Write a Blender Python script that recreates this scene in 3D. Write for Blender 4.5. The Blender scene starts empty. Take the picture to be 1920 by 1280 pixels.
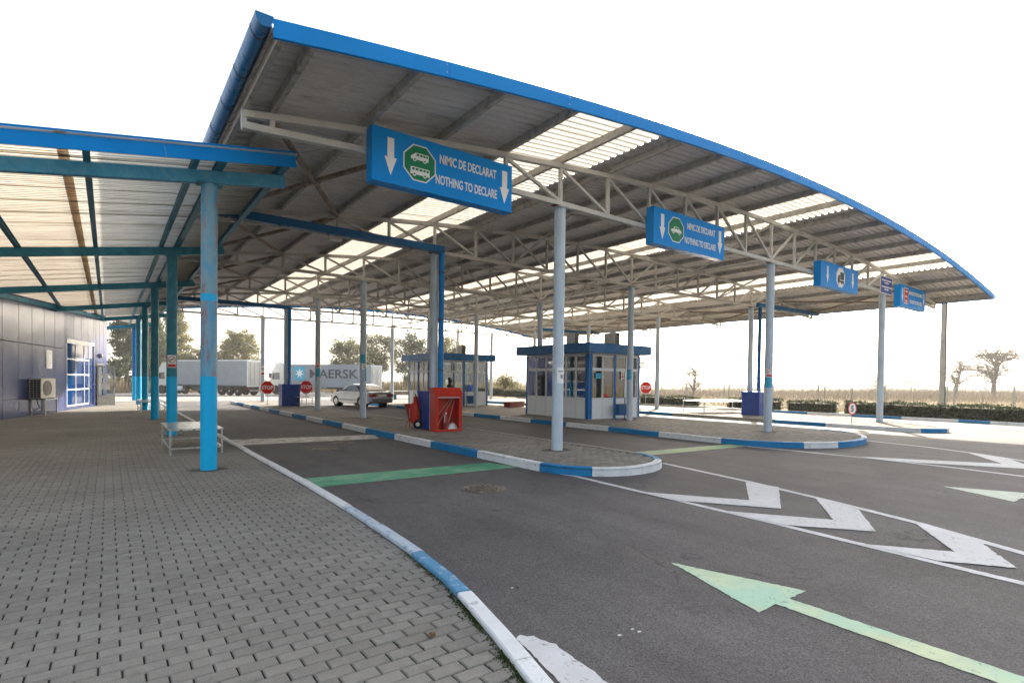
import bpy, bmesh, math, random
from mathutils import Vector, Matrix
R = math.radians
rnd = random.Random(7)
sc = bpy.context.scene
COL = sc.collection

# ------------------------------------------------------------------ camera
YAW, PITCH, ROLL, FPX = .638, -.0170, .0122, 1020.18
cam = bpy.data.cameras.new('camera'); camo = bpy.data.objects.new('camera', cam); COL.objects.link(camo)
fw = Vector((math.sin(YAW), math.cos(YAW), 0)); rt = Vector((math.cos(YAW), -math.sin(YAW), 0)); up = Vector((0, 0, 1))
fw2 = (fw*math.cos(PITCH)+up*math.sin(PITCH)).normalized(); up2 = rt.cross(fw2)
r_ = rt*math.cos(ROLL)+up2*math.sin(ROLL); u_ = -rt*math.sin(ROLL)+up2*math.cos(ROLL)
m = Matrix.Identity(4)
for i in range(3):
    m[i][0] = r_[i]; m[i][1] = u_[i]; m[i][2] = -fw2[i]
m[0][3] = 0; m[1][3] = 0; m[2][3] = 1.6
camo.matrix_world = m
cam.sensor_width = 36; cam.lens = FPX/1920*36; cam.shift_y = (731.93-640)/1920
cam.clip_start = .05; cam.clip_end = 4000
sc.camera = camo
# ------------------------------------------------------------------ sky, sun, exposure
SUN_AZ, SUN_EL = R(57.5), R(23)          # azimuth from +Y towards +X
w = bpy.data.worlds.new('World'); sc.world = w; w.use_nodes = True
nt = w.node_tree; nt.nodes.clear()
sky = nt.nodes.new('ShaderNodeTexSky'); sky.sky_type = 'NISHITA'; sky.sun_disc = False
sky.sun_elevation = SUN_EL; sky.sun_rotation = SUN_AZ; sky.air_density = 1.2; sky.dust_density = 4.5; sky.ozone_density = 1
hs = nt.nodes.new('ShaderNodeHueSaturation'); hs.inputs['Saturation'].default_value = .5
bg = nt.nodes.new('ShaderNodeBackground'); bg.inputs['Strength'].default_value = .132
wo = nt.nodes.new('ShaderNodeOutputWorld')
nt.links.new(sky.outputs[0], hs.inputs['Color']); nt.links.new(hs.outputs[0], bg.inputs['Color']); nt.links.new(bg.outputs[0], wo.inputs[0])
sl = bpy.data.lights.new('sun', 'SUN'); sl.energy = 5.0; sl.angle = R(.55); sl.color = (1, .9, .76)
so = bpy.data.objects.new('sun', sl); COL.objects.link(so)
sd = Vector((math.sin(SUN_AZ)*math.cos(SUN_EL), math.cos(SUN_AZ)*math.cos(SUN_EL), math.sin(SUN_EL)))
so.rotation_euler = sd.to_track_quat('Z', 'Y').to_euler(); so.location = sd*60
vs = sc.view_settings; vs.view_transform = 'Standard'; vs.look = 'None'; vs.exposure = 1.55; vs.gamma = 1; vs.use_curve_mapping = False

# ------------------------------------------------------------------ helpers
def tag(o, label=None, cat=None, group=None, kind=None):
    if label: o['label'] = label
    if cat: o['category'] = cat
    if group: o['group'] = group
    if kind: o['kind'] = kind
    return o
def thing(name, label, cat, loc=(0, 0, 0), rz=0, group=None, kind=None):
    o = bpy.data.objects.new(name, None); COL.objects.link(o); o.empty_display_size = .2
    o.location = loc; o.rotation_euler = (0, 0, rz)
    return tag(o, label, cat, group, kind)
def kids(o): return [c for c in bpy.data.objects if c.parent == o]
def copy_tree(o, parent=None):
    c = o.copy(); COL.objects.link(c)
    if parent: c.parent = parent
    for ch in kids(o): copy_tree(ch, c)
    return c
class MB:
    def __init__(s): s.v = []; s.f = []; s.mi = []
    def add(s, vs, fs, m=0):
        n = len(s.v); s.v += [tuple(p) for p in vs]
        for f in fs: s.f.append(tuple(n+i for i in f)); s.mi.append(m)
        return s
    def box(s, x0, x1, y0, y1, z0, z1, m=0):
        return s.add([(x0,y0,z0),(x1,y0,z0),(x1,y1,z0),(x0,y1,z0),(x0,y0,z1),(x1,y0,z1),(x1,y1,z1),(x0,y1,z1)],
            [(3,2,1,0),(4,5,6,7),(0,1,5,4),(1,2,6,5),(2,3,7,6),(3,0,4,7)], m)
    def bar(s, p, q, w, h, m=0, upv=(0, 0, 1)):
        p = Vector(p); q = Vector(q); d = (q-p).normalized(); U = Vector(upv)
        if abs(d.dot(U)) > .99: U = Vector((1, 0, 0))
        a = d.cross(U).normalized()*w/2; b = a.cross(d).normalized()*h/2
        vs = [p-a-b, p+a-b, p+a+b, p-a+b, q-a-b, q+a-b, q+a+b, q-a+b]
        return s.add(vs, [(3,2,1,0),(4,5,6,7),(0,1,5,4),(1,2,6,5),(2,3,7,6),(3,0,4,7)], m)
    def tube(s, p, q, r0, r1=None, n=12, m=0, caps=True):
        r1 = r0 if r1 is None else r1
        p = Vector(p); q = Vector(q); d = (q-p).normalized(); U = Vector((0, 0, 1)) if abs(d.z) < .99 else Vector((1, 0, 0))
        a = d.cross(U).normalized(); b = a.cross(d).normalized(); vs = []
        for c, r in ((p, r0), (q, r1)):
            for i in range(n):
                t = 2*math.pi*i/n; vs.append(c+(a*math.cos(t)+b*math.sin(t))*r)
        fs = [(i, i+n, (i+1) % n+n, (i+1) % n) for i in range(n)]
        if caps: fs += [tuple(range(n)), tuple(range(2*n-1, n-1, -1))]
        return s.add(vs, fs, m)
    def lathe(s, prof, c=(0, 0, 0), n=16, m=0, ax='z'):
        vs = []
        for r, z in prof:
            for i in range(n):
                t = 2*math.pi*i/n; x, y = r*math.cos(t), r*math.sin(t)
                p = (x, y, z) if ax == 'z' else ((z, x, y) if ax == 'x' else (x, z, y))
                vs.append((c[0]+p[0], c[1]+p[1], c[2]+p[2]))
        fs = []
        for k in range(len(prof)-1):
            for i in range(n): fs.append((k*n+i, k*n+(i+1) % n, (k+1)*n+(i+1) % n, (k+1)*n+i))
        fs.append(tuple(range(n-1, -1, -1))); fs.append(tuple((len(prof)-1)*n+i for i in range(n)))
        return s.add(vs, fs, m)
    def prism(s, pts, a, b, ax='z', m=0):
        n = len(pts)
        def P(p, t): return (p[0], p[1], t) if ax == 'z' else ((p[0], t, p[1]) if ax == 'y' else (t, p[0], p[1]))
        vs = [P(p, a) for p in pts]+[P(p, b) for p in pts]
        fs = [tuple(range(n-1, -1, -1)), tuple(range(n, 2*n))]+[(i, (i+1) % n, (i+1) % n+n, i+n) for i in range(n)]
        return s.add(vs, fs, m)
    def poly(s, pts, m=0): return s.add(pts, [tuple(range(len(pts)))], m)
    def build(s, name, mats, parent=None, smooth=None, bevel=0, loc=None, fix=True):
        me = bpy.data.meshes.new(name); me.from_pydata(s.v, [], s.f)
        mats = mats if isinstance(mats, (list, tuple)) else [mats]
        for mt in mats: me.materials.append(mt)
        if len(mats) > 1: me.polygons.foreach_set('material_index', s.mi)
        if fix and len(s.f) < 60000:
            bm = bmesh.new(); bm.from_mesh(me); bmesh.ops.recalc_face_normals(bm, faces=bm.faces); bm.to_mesh(me); bm.free()
        if smooth is not None:
            me.polygons.foreach_set('use_smooth', [True]*len(me.polygons)); me.set_sharp_from_angle(angle=R(smooth))
        o = bpy.data.objects.new(name, me); COL.objects.link(o)
        if parent: o.parent = parent
        if loc: o.location = loc
        if bevel:
            b = o.modifiers.new('bevel', 'BEVEL'); b.width = bevel; b.segments = 2; b.limit_method = 'ANGLE'; b.angle_limit = R(40)
        return o
def inst(me, name, parent=None, loc=(0, 0, 0), rot=(0, 0, 0), scale=(1, 1, 1)):
    o = bpy.data.objects.new(name, me); COL.objects.link(o); o.parent = parent
    o.location = loc; o.rotation_euler = rot; o.scale = scale
    return o

# ------------------------------------------------------------------ materials
class N:
    def __init__(s, name):
        s.m = bpy.data.materials.new(name); s.m.use_nodes = True; s.t = s.m.node_tree; s.b = s.t.nodes['Principled BSDF']
        s.out = s.t.nodes['Material Output']
        s.pos = s.n('ShaderNodeNewGeometry').outputs['Position']
    def n(s, ty, **k):
        q = s.t.nodes.new(ty)
        for a, b in k.items():
            if hasattr(q, a): setattr(q, a, b)
        return q
    def l(s, a, b): s.t.links.new(a, b)
    def noise(s, scale, detail=4, rough=.55, stretch=None, vec=None):
        q = s.n('ShaderNodeTexNoise'); q.inputs['Scale'].default_value = scale; q.inputs['Detail'].default_value = detail; q.inputs['Roughness'].default_value = rough
        v = vec or s.pos
        if stretch:
            mp = s.n('ShaderNodeMapping'); mp.inputs['Scale'].default_value = stretch; s.l(v, mp.inputs['Vector']); v = mp.outputs[0]
        s.l(v, q.inputs['Vector']); return q.outputs['Fac']
    def ramp(s, fac, lo, hi, a=0., b=1.):
        q = s.n('ShaderNodeMapRange'); s.l(fac, q.inputs['Value'])
        for k, v in (('From Min', lo), ('From Max', hi), ('To Min', a), ('To Max', b)): q.inputs[k].default_value = v
        q.clamp = True; return q.outputs[0]
    def mix(s, fac, a, b):
        q = s.n('ShaderNodeMix', data_type='RGBA')
        if isinstance(fac, (int, float)): q.inputs[0].default_value = fac
        else: s.l(fac, q.inputs[0])
        for k, c in ((6, a), (7, b)):
            if isinstance(c, (tuple, list)): q.inputs[k].default_value = (*c[:3], 1)
            else: s.l(c, q.inputs[k])
        return q.outputs[2]
    def mul(s, col, fac):
        q = s.n('ShaderNodeMix', data_type='RGBA', blend_type='MULTIPLY'); q.inputs[0].default_value = 1
        if isinstance(col, (tuple, list)): q.inputs[6].default_value = (*col[:3], 1)
        else: s.l(col, q.inputs[6])
        s.l(fac, q.inputs[7]); return q.outputs[2]
    def math(s, op, a, b=None):
        q = s.n('ShaderNodeMath', operation=op)
        for i, v in enumerate((a, b)):
            if v is None: continue
            if isinstance(v, (int, float)): q.inputs[i].default_value = v
            else: s.l(v, q.inputs[i])
        return q.outputs[0]
    def bump(s, h, dist=.01, strength=1.):
        q = s.n('ShaderNodeBump'); q.inputs['Distance'].default_value = dist; q.inputs['Strength'].default_value = strength
        s.l(h, q.inputs['Height']); s.l(q.outputs[0], s.b.inputs['Normal'])
    def col(s, c):
        if isinstance(c, (tuple, list)): s.b.inputs['Base Color'].default_value = (*c[:3], 1)
        else: s.l(c, s.b.inputs['Base Color'])
    def set(s, rough=.6, metal=0., spec=.5, coat=0):
        s.b.inputs['Roughness'].default_value = rough; s.b.inputs['Metallic'].default_value = metal
        s.b.inputs['Specular IOR Level'].default_value = spec; s.b.inputs['Coat Weight'].default_value = coat
        return s
def paint(name, c, rough=.45, var=.12, vs=1.5, dirt=None, dirt_lo=.52, dirt_hi=.75, dscale=2.5, metal=0., coat=0, stretch=None, bump=0, bs=30, spec=.3):
    k = N(name); k.set(rough, metal, spec, coat)
    f = k.ramp(k.noise(vs, 5), .3, .7, 1-var, 1+var*.4)
    cc = k.mul(c, f)
    f2 = k.ramp(k.noise(vs*17, 3), .3, .7, 1-var*.5, 1)
    cc = k.mul(cc, f2)
    if dirt: cc = k.mix(k.ramp(k.noise(dscale, 6, .65, stretch), dirt_lo, dirt_hi, 0, .85), cc, dirt)
    k.col(cc)
    rr = k.ramp(k.noise(vs*4, 4), .3, .7, max(rough-.1, .03), min(rough+.12, 1)); k.l(rr, k.b.inputs['Roughness'])
    if bump: k.bump(k.noise(bs, 4), bump)
    return k.m
def leafmat(name, c, tr=.4):
    k = N(name); k.set(.7, 0, .25)
    rn = k.n('ShaderNodeNewGeometry').outputs['Random Per Island']
    c1 = k.mul(c, k.ramp(rn, 0, 1, .55, 1.35)); c1 = k.mul(c1, k.ramp(k.noise(.5, 3), .35, .65, .75, 1.2)); k.col(c1)
    t = k.n('ShaderNodeBsdfTranslucent'); k.l(c1, t.inputs[0]); mx = k.n('ShaderNodeMixShader'); mx.inputs[0].default_value = tr
    k.l(k.b.outputs[0], mx.inputs[1]); k.l(t.outputs[0], mx.inputs[2]); k.l(mx.outputs[0], k.out.inputs[0])
    return k.m
def sheetmat(name, c, tr, dirt_shade_c=(.2, .13, .08), dlo=.5, dhi=.8, pitch=.118):
    """translucent ribbed plastic sheet"""
    k = N(name); k.set(.5, 0, .4)
    d = k.ramp(k.noise(1.1, 6, .7, (.5, 9, 1)), dlo, dhi, 0, .8); d2 = k.ramp(k.noise(34, 3, .6), .6, .78, 0, .45)
    # rib shade painted into the colour as dark groove lines at a fixed pitch
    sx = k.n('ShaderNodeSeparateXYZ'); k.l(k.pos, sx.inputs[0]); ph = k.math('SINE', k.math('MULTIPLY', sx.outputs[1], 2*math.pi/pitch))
    rib_shade = k.math('MULTIPLY', k.ramp(ph, -.95, -.1, 1, 0), k.ramp(k.noise(1.7, 4, .6, (.6, 3, 1)), .3, .7, .45, 1))
    cc = k.mix(d, c, dirt_shade_c); cc = k.mix(d2, cc, dirt_shade_c); cc = k.mix(k.math('MULTIPLY', rib_shade, .8), cc, dirt_shade_c); k.col(cc)
    t = k.n('ShaderNodeBsdfTranslucent'); k.l(cc, t.inputs[0]); mx = k.n('ShaderNodeMixShader'); mx.inputs[0].default_value = tr
    k.l(k.b.outputs[0], mx.inputs[1]); k.l(t.outputs[0], mx.inputs[2]); k.l(mx.outputs[0], k.out.inputs[0])
    return k.m
def glassmat(name, tint=(.8, .86, .88), thin=.75, rough=.03):
    k = N(name); k.set(rough, 0, .6); k.col((.02, .03, .04))
    tp = k.n('ShaderNodeBsdfTransparent'); tp.inputs[0].default_value = (*tint, 1)
    gl = k.n('ShaderNodeBsdfGlossy'); gl.inputs['Roughness'].default_value = rough
    fr = k.n('ShaderNodeFresnel'); fr.inputs[0].default_value = 1.55
    f = k.math('ADD', k.math('MULTIPLY', fr.outputs[0], 1.1), 1-thin-.1)
    mx = k.n('ShaderNodeMixShader'); k.l(f, mx.inputs[0]); k.l(tp.outputs[0], mx.inputs[1]); k.l(gl.outputs[0], mx.inputs[2]); k.l(mx.outputs[0], k.out.inputs[0])
    return k.m
def wornpaint(name, c, c2=None, amt=.5, under=(.11, .105, .105), wlo=.52, wscale=9, stretch=None):
    k = N(name); k.set(.75, 0, .3)
    cc = k.mul(c, k.ramp(k.noise(4, 5), .3, .7, .82, 1.05))
    if c2: cc = k.mix(k.ramp(k.noise(1.2, 4), .4, .6, 0, 1), cc, c2)
    wv = k.ramp(k.noise(wscale, 9, .72, stretch), wlo, wlo+.1, 0, amt)
    cc = k.mix(wv, cc, under); k.col(cc); k.bump(k.noise(160, 3), .0015)
    return k.m
M = {}
# asphalt
k = N('asphalt'); k.set(.82, 0, .35)
base = k.mix(k.ramp(k.noise(.35, 5, .6), .35, .65), (.082, .078, .081), (.116, .110, .113))
base = k.mul(base, k.ramp(k.noise(1.1, 5, .7, (1, .12, 1)), .35, .7, .78, 1.12)); base = k.mul(base, k.ramp(k.noise(.9, 6, .75), .5, .68, 1, .8)); base = k.mix(k.ramp(k.noise(2.3, 7, .8, (1, .5, 1)), .64, .76, 0, .35), base, (.2, .19, .17))
sp = k.noise(85, 5, .9); base = k.mul(base, k.ramp(sp, .36, .64, .1, 2.1))
base = k.mix(k.ramp(k.noise(230, 2, .5), .62, .7, 0, .6), base, (.34, .33, .32))
vo = k.n('ShaderNodeTexVoronoi', feature='DISTANCE_TO_EDGE'); vo.inputs['Scale'].default_value = .22
ad = k.n('ShaderNodeVectorMath', operation='ADD'); k.l(k.pos, ad.inputs[0]); nn = k.n('ShaderNodeTexNoise'); nn.inputs['Scale'].default_value = 1.6; nn.inputs['Detail'].default_value = 5; k.l(k.pos, nn.inputs['Vector'])
scv = k.n('ShaderNodeVectorMath', operation='SCALE'); scv.inputs['Scale'].default_value = 1.5; k.l(nn.outputs['Color'], scv.inputs[0]); k.l(scv.outputs[0], ad.inputs[1]); k.l(ad.outputs[0], vo.inputs['Vector'])
ck = k.math('MULTIPLY', k.ramp(vo.outputs['Distance'], .0, .006, 1, 0), k.ramp(k.noise(.5, 3), .46, .56, 0, .8))
base = k.mix(ck, base, (.03, .028, .028)); k.col(base); k.bump(sp, .004, .9); M['asphalt'] = k.m
# paving brick
def brickmat(name, c1, c2):
    k = N(name); k.set(.88, 0, .3)
    ri = k.n('ShaderNodeNewGeometry').outputs['Random Per Island']; oi = k.n('ShaderNodeObjectInfo').outputs['Random']
    r = k.math('FRACT', k.math('ADD', ri, oi))
    cc = k.mix(r, c1, c2); cc = k.mul(cc, k.ramp(k.noise(.45, 4), .3, .7, .8, 1.12)); cc = k.mul(cc, k.ramp(k.noise(1.8, 6, .7), .56, .7, 1, .78))
    s2 = k.noise(260, 3, .7); cc = k.mul(cc, k.ramp(s2, .3, .7, .7, 1.25)); cc = k.mul(cc, k.ramp(k.noise(14, 4), .3, .7, .9, 1.06))
    k.col(cc); k.bump(s2, .003, .8); return k.m
M['brick'] = brickmat('paving_brick', (.245, .229, .206), (.292, .275, .248))
M['brick2'] = brickmat('island_brick', (.20, .186, .165), (.29, .27, .24))
k = N('joint_sand'); k.set(.95, 0, .2); cc = k.mix(k.ramp(k.noise(1.1, 5, .6), .55, .66), (.035, .031, .027), (.05, .065, .02)); k.col(cc); k.bump(k.noise(120, 3), .004); M['joint'] = k.m
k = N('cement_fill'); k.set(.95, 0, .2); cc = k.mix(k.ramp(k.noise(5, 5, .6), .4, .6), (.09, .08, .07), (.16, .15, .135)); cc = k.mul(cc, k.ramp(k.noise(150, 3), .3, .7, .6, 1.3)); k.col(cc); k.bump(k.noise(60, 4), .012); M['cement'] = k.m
# far paving: brick texture
k = N('paving_far'); k.set(.9, 0, .25); bt = k.n('ShaderNodeTexBrick'); bt.offset = .5
for a, b in (('Scale', 1), ('Mortar Size', .006), ('Brick Width', .2075), ('Row Height', .1085)): bt.inputs[a].default_value = b
bt.inputs['Color1'].default_value = (.24, .225, .2, 1); bt.inputs['Color2'].default_value = (.29, .27, .245, 1); bt.inputs['Mortar'].default_value = (.05, .045, .04, 1)
k.l(k.pos, bt.inputs['Vector']); k.col(k.mul(bt.outputs[0], k.ramp(k.noise(.5, 4), .3, .7, .85, 1.1))); M['paving_far'] = k.m
k = N('sunlit_asphalt'); k.set(.85, 0, .3); cc = k.mix(k.ramp(k.noise(.3, 5, .6, (1, .5, 1)), .35, .65), (.27, .25, .225), (.36, .335, .3)); cc = k.mul(cc, k.ramp(k.noise(90, 3), .3, .7, .8, 1.1)); k.col(cc); M['sunlit_apron'] = k.m  # paler ground colour with the sun on the asphalt painted in
M['kerb_w'] = paint('kerb_white_paint', (.78, .80, .82), .7, .12, 3, (.2, .19, .18), .58, .72, 7, bump=.004, bs=60)
M['kerb_b'] = paint('kerb_blue_paint', (.008, .21, .48), .6, .15, 3, (.03, .08, .16), .6, .75, 8, bump=.004, bs=60)
M['kerb_pb'] = paint('kerb_pale_blue_paint', (.52, .6, .68), .7, .12, 3, (.1, .28, .5), .55, .62, 9, bump=.004, bs=60)
M['kerb_c'] = paint('kerb_bare_concrete', (.36, .34, .31), .8, .15, 3, (.15, .14, .12), .5, .75, 6, bump=.004, bs=60)
M['kerb_lb'] = paint('kerb_light_blue_paint', (.1, .3, .5), .65, .15, 5, (.45, .52, .58), .55, .68, 11, bump=.004, bs=60)
M['line_w'] = wornpaint('road_white', (.68, .68, .70), (.6, .6, .61), .85, under=(.16, .155, .155), wlo=.57, wscale=16)
M['line_w_worn'] = wornpaint('road_white_worn', (.72, .70, .66), None, .95, wlo=.49, wscale=3.2, stretch=(1, 2.4, 1))
M['line_g'] = wornpaint('road_green', (.06, .32, .19), (.2, .43, .28), .8, under=(.1, .095, .09), wlo=.57, wscale=9, stretch=(.4, 1.5, 1))
M['line_lg'] = wornpaint('road_pale_green', (.60, .68, .45), (.40, .62, .48), .8, under=(.06, .25, .2), wlo=.57, wscale=22)
M['line_yg'] = wornpaint('road_yellow_green', (.46, .5, .33), (.3, .48, .26), .6, wlo=.58, wscale=8)
M['steel'] = paint('grey_truss_paint', (.55, .535, .50), .55, .2, 2, (.15, .11, .08), .56, .78, 5)
M['steel_w'] = paint('pale_truss_paint', (.62, .62, .6), .55, .15, 3, (.2, .17, .14), .6, .8, 9)
M['purlin'] = paint('galvanised_purlin', (.50, .485, .455), .6, .25, 5, (.16, .11, .08), .52, .72, 7)
M['column'] = paint('column_paint', (.53, .63, .73), .42, .08, 2, (.36, .40, .44), .5, .7, 3, stretch=(3, 3, .6))
M['roof'] = paint('roof_sheet', (.72, .69, .67), .55, .12, 1, (.3, .26, .23), .55, .8, 2, stretch=(.5, 2, 1))
M['fascia'] = paint('blue_fascia', (.0, .265, .76), .5, .06, 1, (.0, .2, .58), .5, .8, 1.2, stretch=(1, 1, .3), spec=.1)
M['gutter'] = paint('blue_gutter', (.001, .16, .42), .3, .06, 1)
M['duct'] = paint('blue_duct', (.004, .11, .29), .4, .1, 1)
M['pipe'] = paint('blue_pipe', (.001, .19, .54), .4, .06, 1)
M['brace'] = paint('rusty_brace', (.36, .29, .23), .6, .3, 4, (.17, .1, .06), .45, .65, 7)
M['box_blue'] = paint('navy_box', (.018, .062, .32), .35, .08, 1)
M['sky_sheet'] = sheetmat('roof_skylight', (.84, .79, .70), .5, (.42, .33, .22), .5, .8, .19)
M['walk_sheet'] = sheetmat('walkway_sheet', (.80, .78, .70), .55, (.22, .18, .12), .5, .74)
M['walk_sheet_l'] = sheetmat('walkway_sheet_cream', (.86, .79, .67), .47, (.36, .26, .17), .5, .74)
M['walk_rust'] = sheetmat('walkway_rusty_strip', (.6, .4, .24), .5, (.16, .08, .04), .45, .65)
M['teal'] = paint('teal_steel', (.035, .24, .34), .45, .15, 2, (.07, .31, .42), .5, .7, 4)
M['teal_lit'] = paint('lit_teal_beam', (.07, .37, .62), .5, .15, 2, (.16, .44, .6), .45, .7, 6)  # front beam: light hitting its face is painted in as a lighter teal
k = N('rusty_column'); k.set(.5)
cc = k.mix(k.ramp(k.noise(2.2, 5, .65, (4, 4, 1)), .42, .62), (.20, .36, .46), (.06, .33, .56))
cc = k.mix(k.ramp(k.noise(1.6, 7, .72, (6, 6, 1)), .53, .64, 0, .9), cc, (.33, .11, .08)); cc = k.mix(k.ramp(k.noise(60, 3), .62, .7, 0, .6), cc, (.35, .14, .1)); k.col(cc); M['rusty'] = k.m
M['cyan'] = paint('bright_blue_base', (.001, .46, .86), .4, .04, 2)
k = N('panel_blue'); k.set(.22, 0, .45, .12); k.col(k.mul((.02, .038, .14), k.ramp(k.noise(.8, 2), .3, .7, .92, 1.06))); k.l(k.ramp(k.noise(.7, 2), .3, .7, .2, .28), k.b.inputs['Roughness']); M['panel'] = k.m
M['seam'] = paint('dark_seam', (.03, .03, .05), .6)
M['white'] = paint('white_frame', (.78, .8, .82), .4, .05, 2)
M['pvc'] = paint('white_pvc', (.82, .85, .88), .35, .04, 1)
M['grey'] = paint('grey_plastic', (.3, .3, .29), .5, .08, 3)
M['cream'] = paint('cream_casing', (.62, .6, .54), .45, .08, 3)
M['dark'] = paint('black_rubber', (.015, .015, .016), .6, .1, 5)
M['darkm'] = paint('dark_metal', (.05, .05, .055), .45, .15, 5)
M['alu'] = paint('aluminium', (.62, .62, .6), .3, .08, 6, metal=.85)
M['sheetalu'] = paint('aluminium_top', (.62, .6, .55), .28, .1, 4, metal=.7)
M['booth_blue'] = paint('booth_blue', (.006, .15, .46), .35, .06, 1)
M['booth_roof'] = paint('booth_roof_blue', (.02, .15, .38), .3, .06, 1)
M['glass'] = glassmat('glass'); M['glass_d'] = glassmat('dark_glass', (.3, .34, .38), .7)
k = N('window_blue_glass'); k.set(.05, 0, .8); k.col((.006, .028, .11)); M['glass_b'] = k.m
M['red'] = paint('red_paint', (.56, .035, .018), .4, .1, 3); M['redd'] = paint('red_dull', (.4, .05, .03), .5, .12, 4)
M['rust'] = paint('brown_red', (.23, .05, .025), .6, .15, 4)
M['sign_blue'] = paint('sign_blue', (.0, .275, .78), .4, .03, 1, spec=.12); M['sign_blue2'] = paint('sign_blue_side', (.003, .10, .45), .35, .03, 1)
M['navy'] = paint('sign_navy', (.02, .05, .30), .4, .04, 1)
M['print'] = paint('white_print', (.88, .88, .88), .4, .02, 1); M['green'] = paint('sign_green', (.004, .22, .09), .4, .03, 1)
M['sred'] = paint('stop_red', (.6, .012, .01), .4, .03, 1); M['black'] = paint('black_print', (.02, .02, .025), .5, .03, 1)
M['galv'] = paint('galvanised', (.42, .42, .4), .45, .12, 4, metal=.5)
M['conc'] = paint('pole_concrete', (.42, .4, .36), .8, .12, 2, (.25, .23, .2), .5, .8, 3, bump=.004)
M['teal_bin'] = paint('bin_blue', (.006, .12, .33), .4, .08, 2)
M['iron'] = paint('cast_iron', (.11, .10, .085), .6, .25, 12, (.3, .26, .2), .45, .6, 30, metal=.2, bump=.006, bs=50)
M['curtain'] = paint('grey_curtain', (.33, .36, .39), .5, .1, .8, (.25, .27, .3), .5, .75, 1.5)
M['truckw'] = paint('truck_white', (.62, .61, .58), .35, .05, 1); M['cont'] = paint('container_grey', (.30, .34, .39), .5, .08, .7)
M['mblue'] = paint('container_light_blue', (.06, .42, .62), .5, .04, 1); M['mdark'] = paint('container_lettering', (.06, .065, .08), .5, .04, 1)
k = N('silver_car'); k.set(.25, .55, .5, 1); k.col((.42, .43, .43)); M['silver'] = k.m
k = N('dark_blue_car'); k.set(.25, .3, .5, 1); k.col((.03, .045, .08)); M['carblue'] = k.m
M['tail'] = paint('tail_lamp', (.3, .015, .012), .2, .05, 2); M['bumper'] = paint('grey_bumper', (.16, .16, .16), .45, .05, 2)
M['bark'] = paint('bark', (.11, .085, .06), .9, .25, 4, (.06, .05, .035), .5, .7, 8); M['barkg'] = paint('grey_bark', (.17, .14, .11), .9, .25, 4)
M['leaf_d'] = leafmat('leaf_dark', (.055, .085, .035)); M['leaf_y'] = leafmat('leaf_yellow', (.20, .19, .055), .5); M['leaf_g'] = leafmat('leaf_olive', (.12, .14, .05), .45)
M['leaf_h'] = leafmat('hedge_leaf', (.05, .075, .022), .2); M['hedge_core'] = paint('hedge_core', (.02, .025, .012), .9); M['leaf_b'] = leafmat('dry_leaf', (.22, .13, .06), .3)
k = N('dry_field'); k.set(.95, 0, .2); cc = k.mix(k.ramp(k.noise(.12, 6, .6), .38, .62), (.27, .21, .13), (.2, .18, .09)); cc = k.mul(cc, k.ramp(k.noise(3, 5, .7), .3, .7, .6, 1.2)); k.col(cc); k.bump(k.noise(2.2, 6), .12); M['field'] = k.m
M['straw'] = leafmat('dry_grass_blade', (.30, .235, .14), .3); M['scrub'] = leafmat('scrub_twig', (.19, .155, .11), .25)
M['skin'] = paint('skin', (.5, .3, .22), .5, .03, 3); M['cloth_b'] = paint('black_cloth', (.02, .02, .026), .85, .1, 6)
M['moss'] = leafmat('moss', (.05, .085, .015), .2); M['lamp'] = paint('lamp_white', (.75, .75, .72), .4, .03, 2)
def text(name, s, mt, parent, loc, rot, size, sx=1., off=0., th=.004, wd=None, ht=None):
    cu = bpy.data.curves.new(name, 'FONT'); cu.body = s; cu.size = size; cu.extrude = th; cu.offset = off; cu.align_x = 'LEFT'; cu.resolution_u = 3
    o = bpy.data.objects.new(name, cu); COL.objects.link(o)
    dg = bpy.context.evaluated_depsgraph_get(); me = bpy.data.meshes.new_from_object(o.evaluated_get(dg))
    bpy.data.objects.remove(o); me.materials.clear(); me.materials.append(mt)
    xs = [v.co.x for v in me.vertices]; ys = [v.co.y for v in me.vertices]; sy = 1
    if wd: sx = wd/(max(xs)-min(xs))
    if ht: sy = ht/(max(ys)-min(ys))
    for v in me.vertices: v.co.x -= min(xs); v.co.y -= min(ys)
    q = inst(me, name, parent, loc, rot, (sx, sy, 1)); return q
# ------------------------------------------------------------------ ground and road
CAMP = Vector((0, 0, 1.6))
def px(p):
    d = Vector(p)-CAMP; z = d.dot(fw2)
    return (960+FPX*d.dot(r_)/z, 731.93-FPX*d.dot(u_)/z, z) if z > .05 else (-9e9, 0, z)
RZ = -.03
def gz(x, y):
    z = RZ - .014*max(0, y-42); return max(z, -.62)
def sheet(name, xs, ys, zf, mt, kind='structure', parent=None):
    b = MB(); vs = [(x, y, zf(x, y)) for y in ys for x in xs]; n = len(xs)
    fs = [(j*n+i, j*n+i+1, (j+1)*n+i+1, (j+1)*n+i) for j in range(len(ys)-1) for i in range(n-1)]
    b.add(vs, fs); o = b.build(name, mt, parent, fix=False)
    return tag(o, kind=kind)
def frange(a, b, s): return [a+s*i for i in range(int(round((b-a)/s))+1)]
def fieldz(x, y):
    return min(gz(x, y)-.06, -.09)+ (.35*math.sin(x*.05)*math.sin(y*.043) if math.hypot(x, y) > 120 else 0)*.5
ys_ = [-400, -60, -10, 20]+frange(30, 90, 6)+[100, 120, 150, 200, 300, 600, 2500]
field = sheet('field', [-2500, -300, -60, 0, 20, 31, 36, 45, 60, 80, 110, 150, 200, 260, 340, 500, 900, 2500], ys_, fieldz, M['field'])
road = sheet('road', [-60, -20, -5, 5, 15, 25, 31], frange(-12, 114, 6), gz, M['asphalt'])
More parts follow.
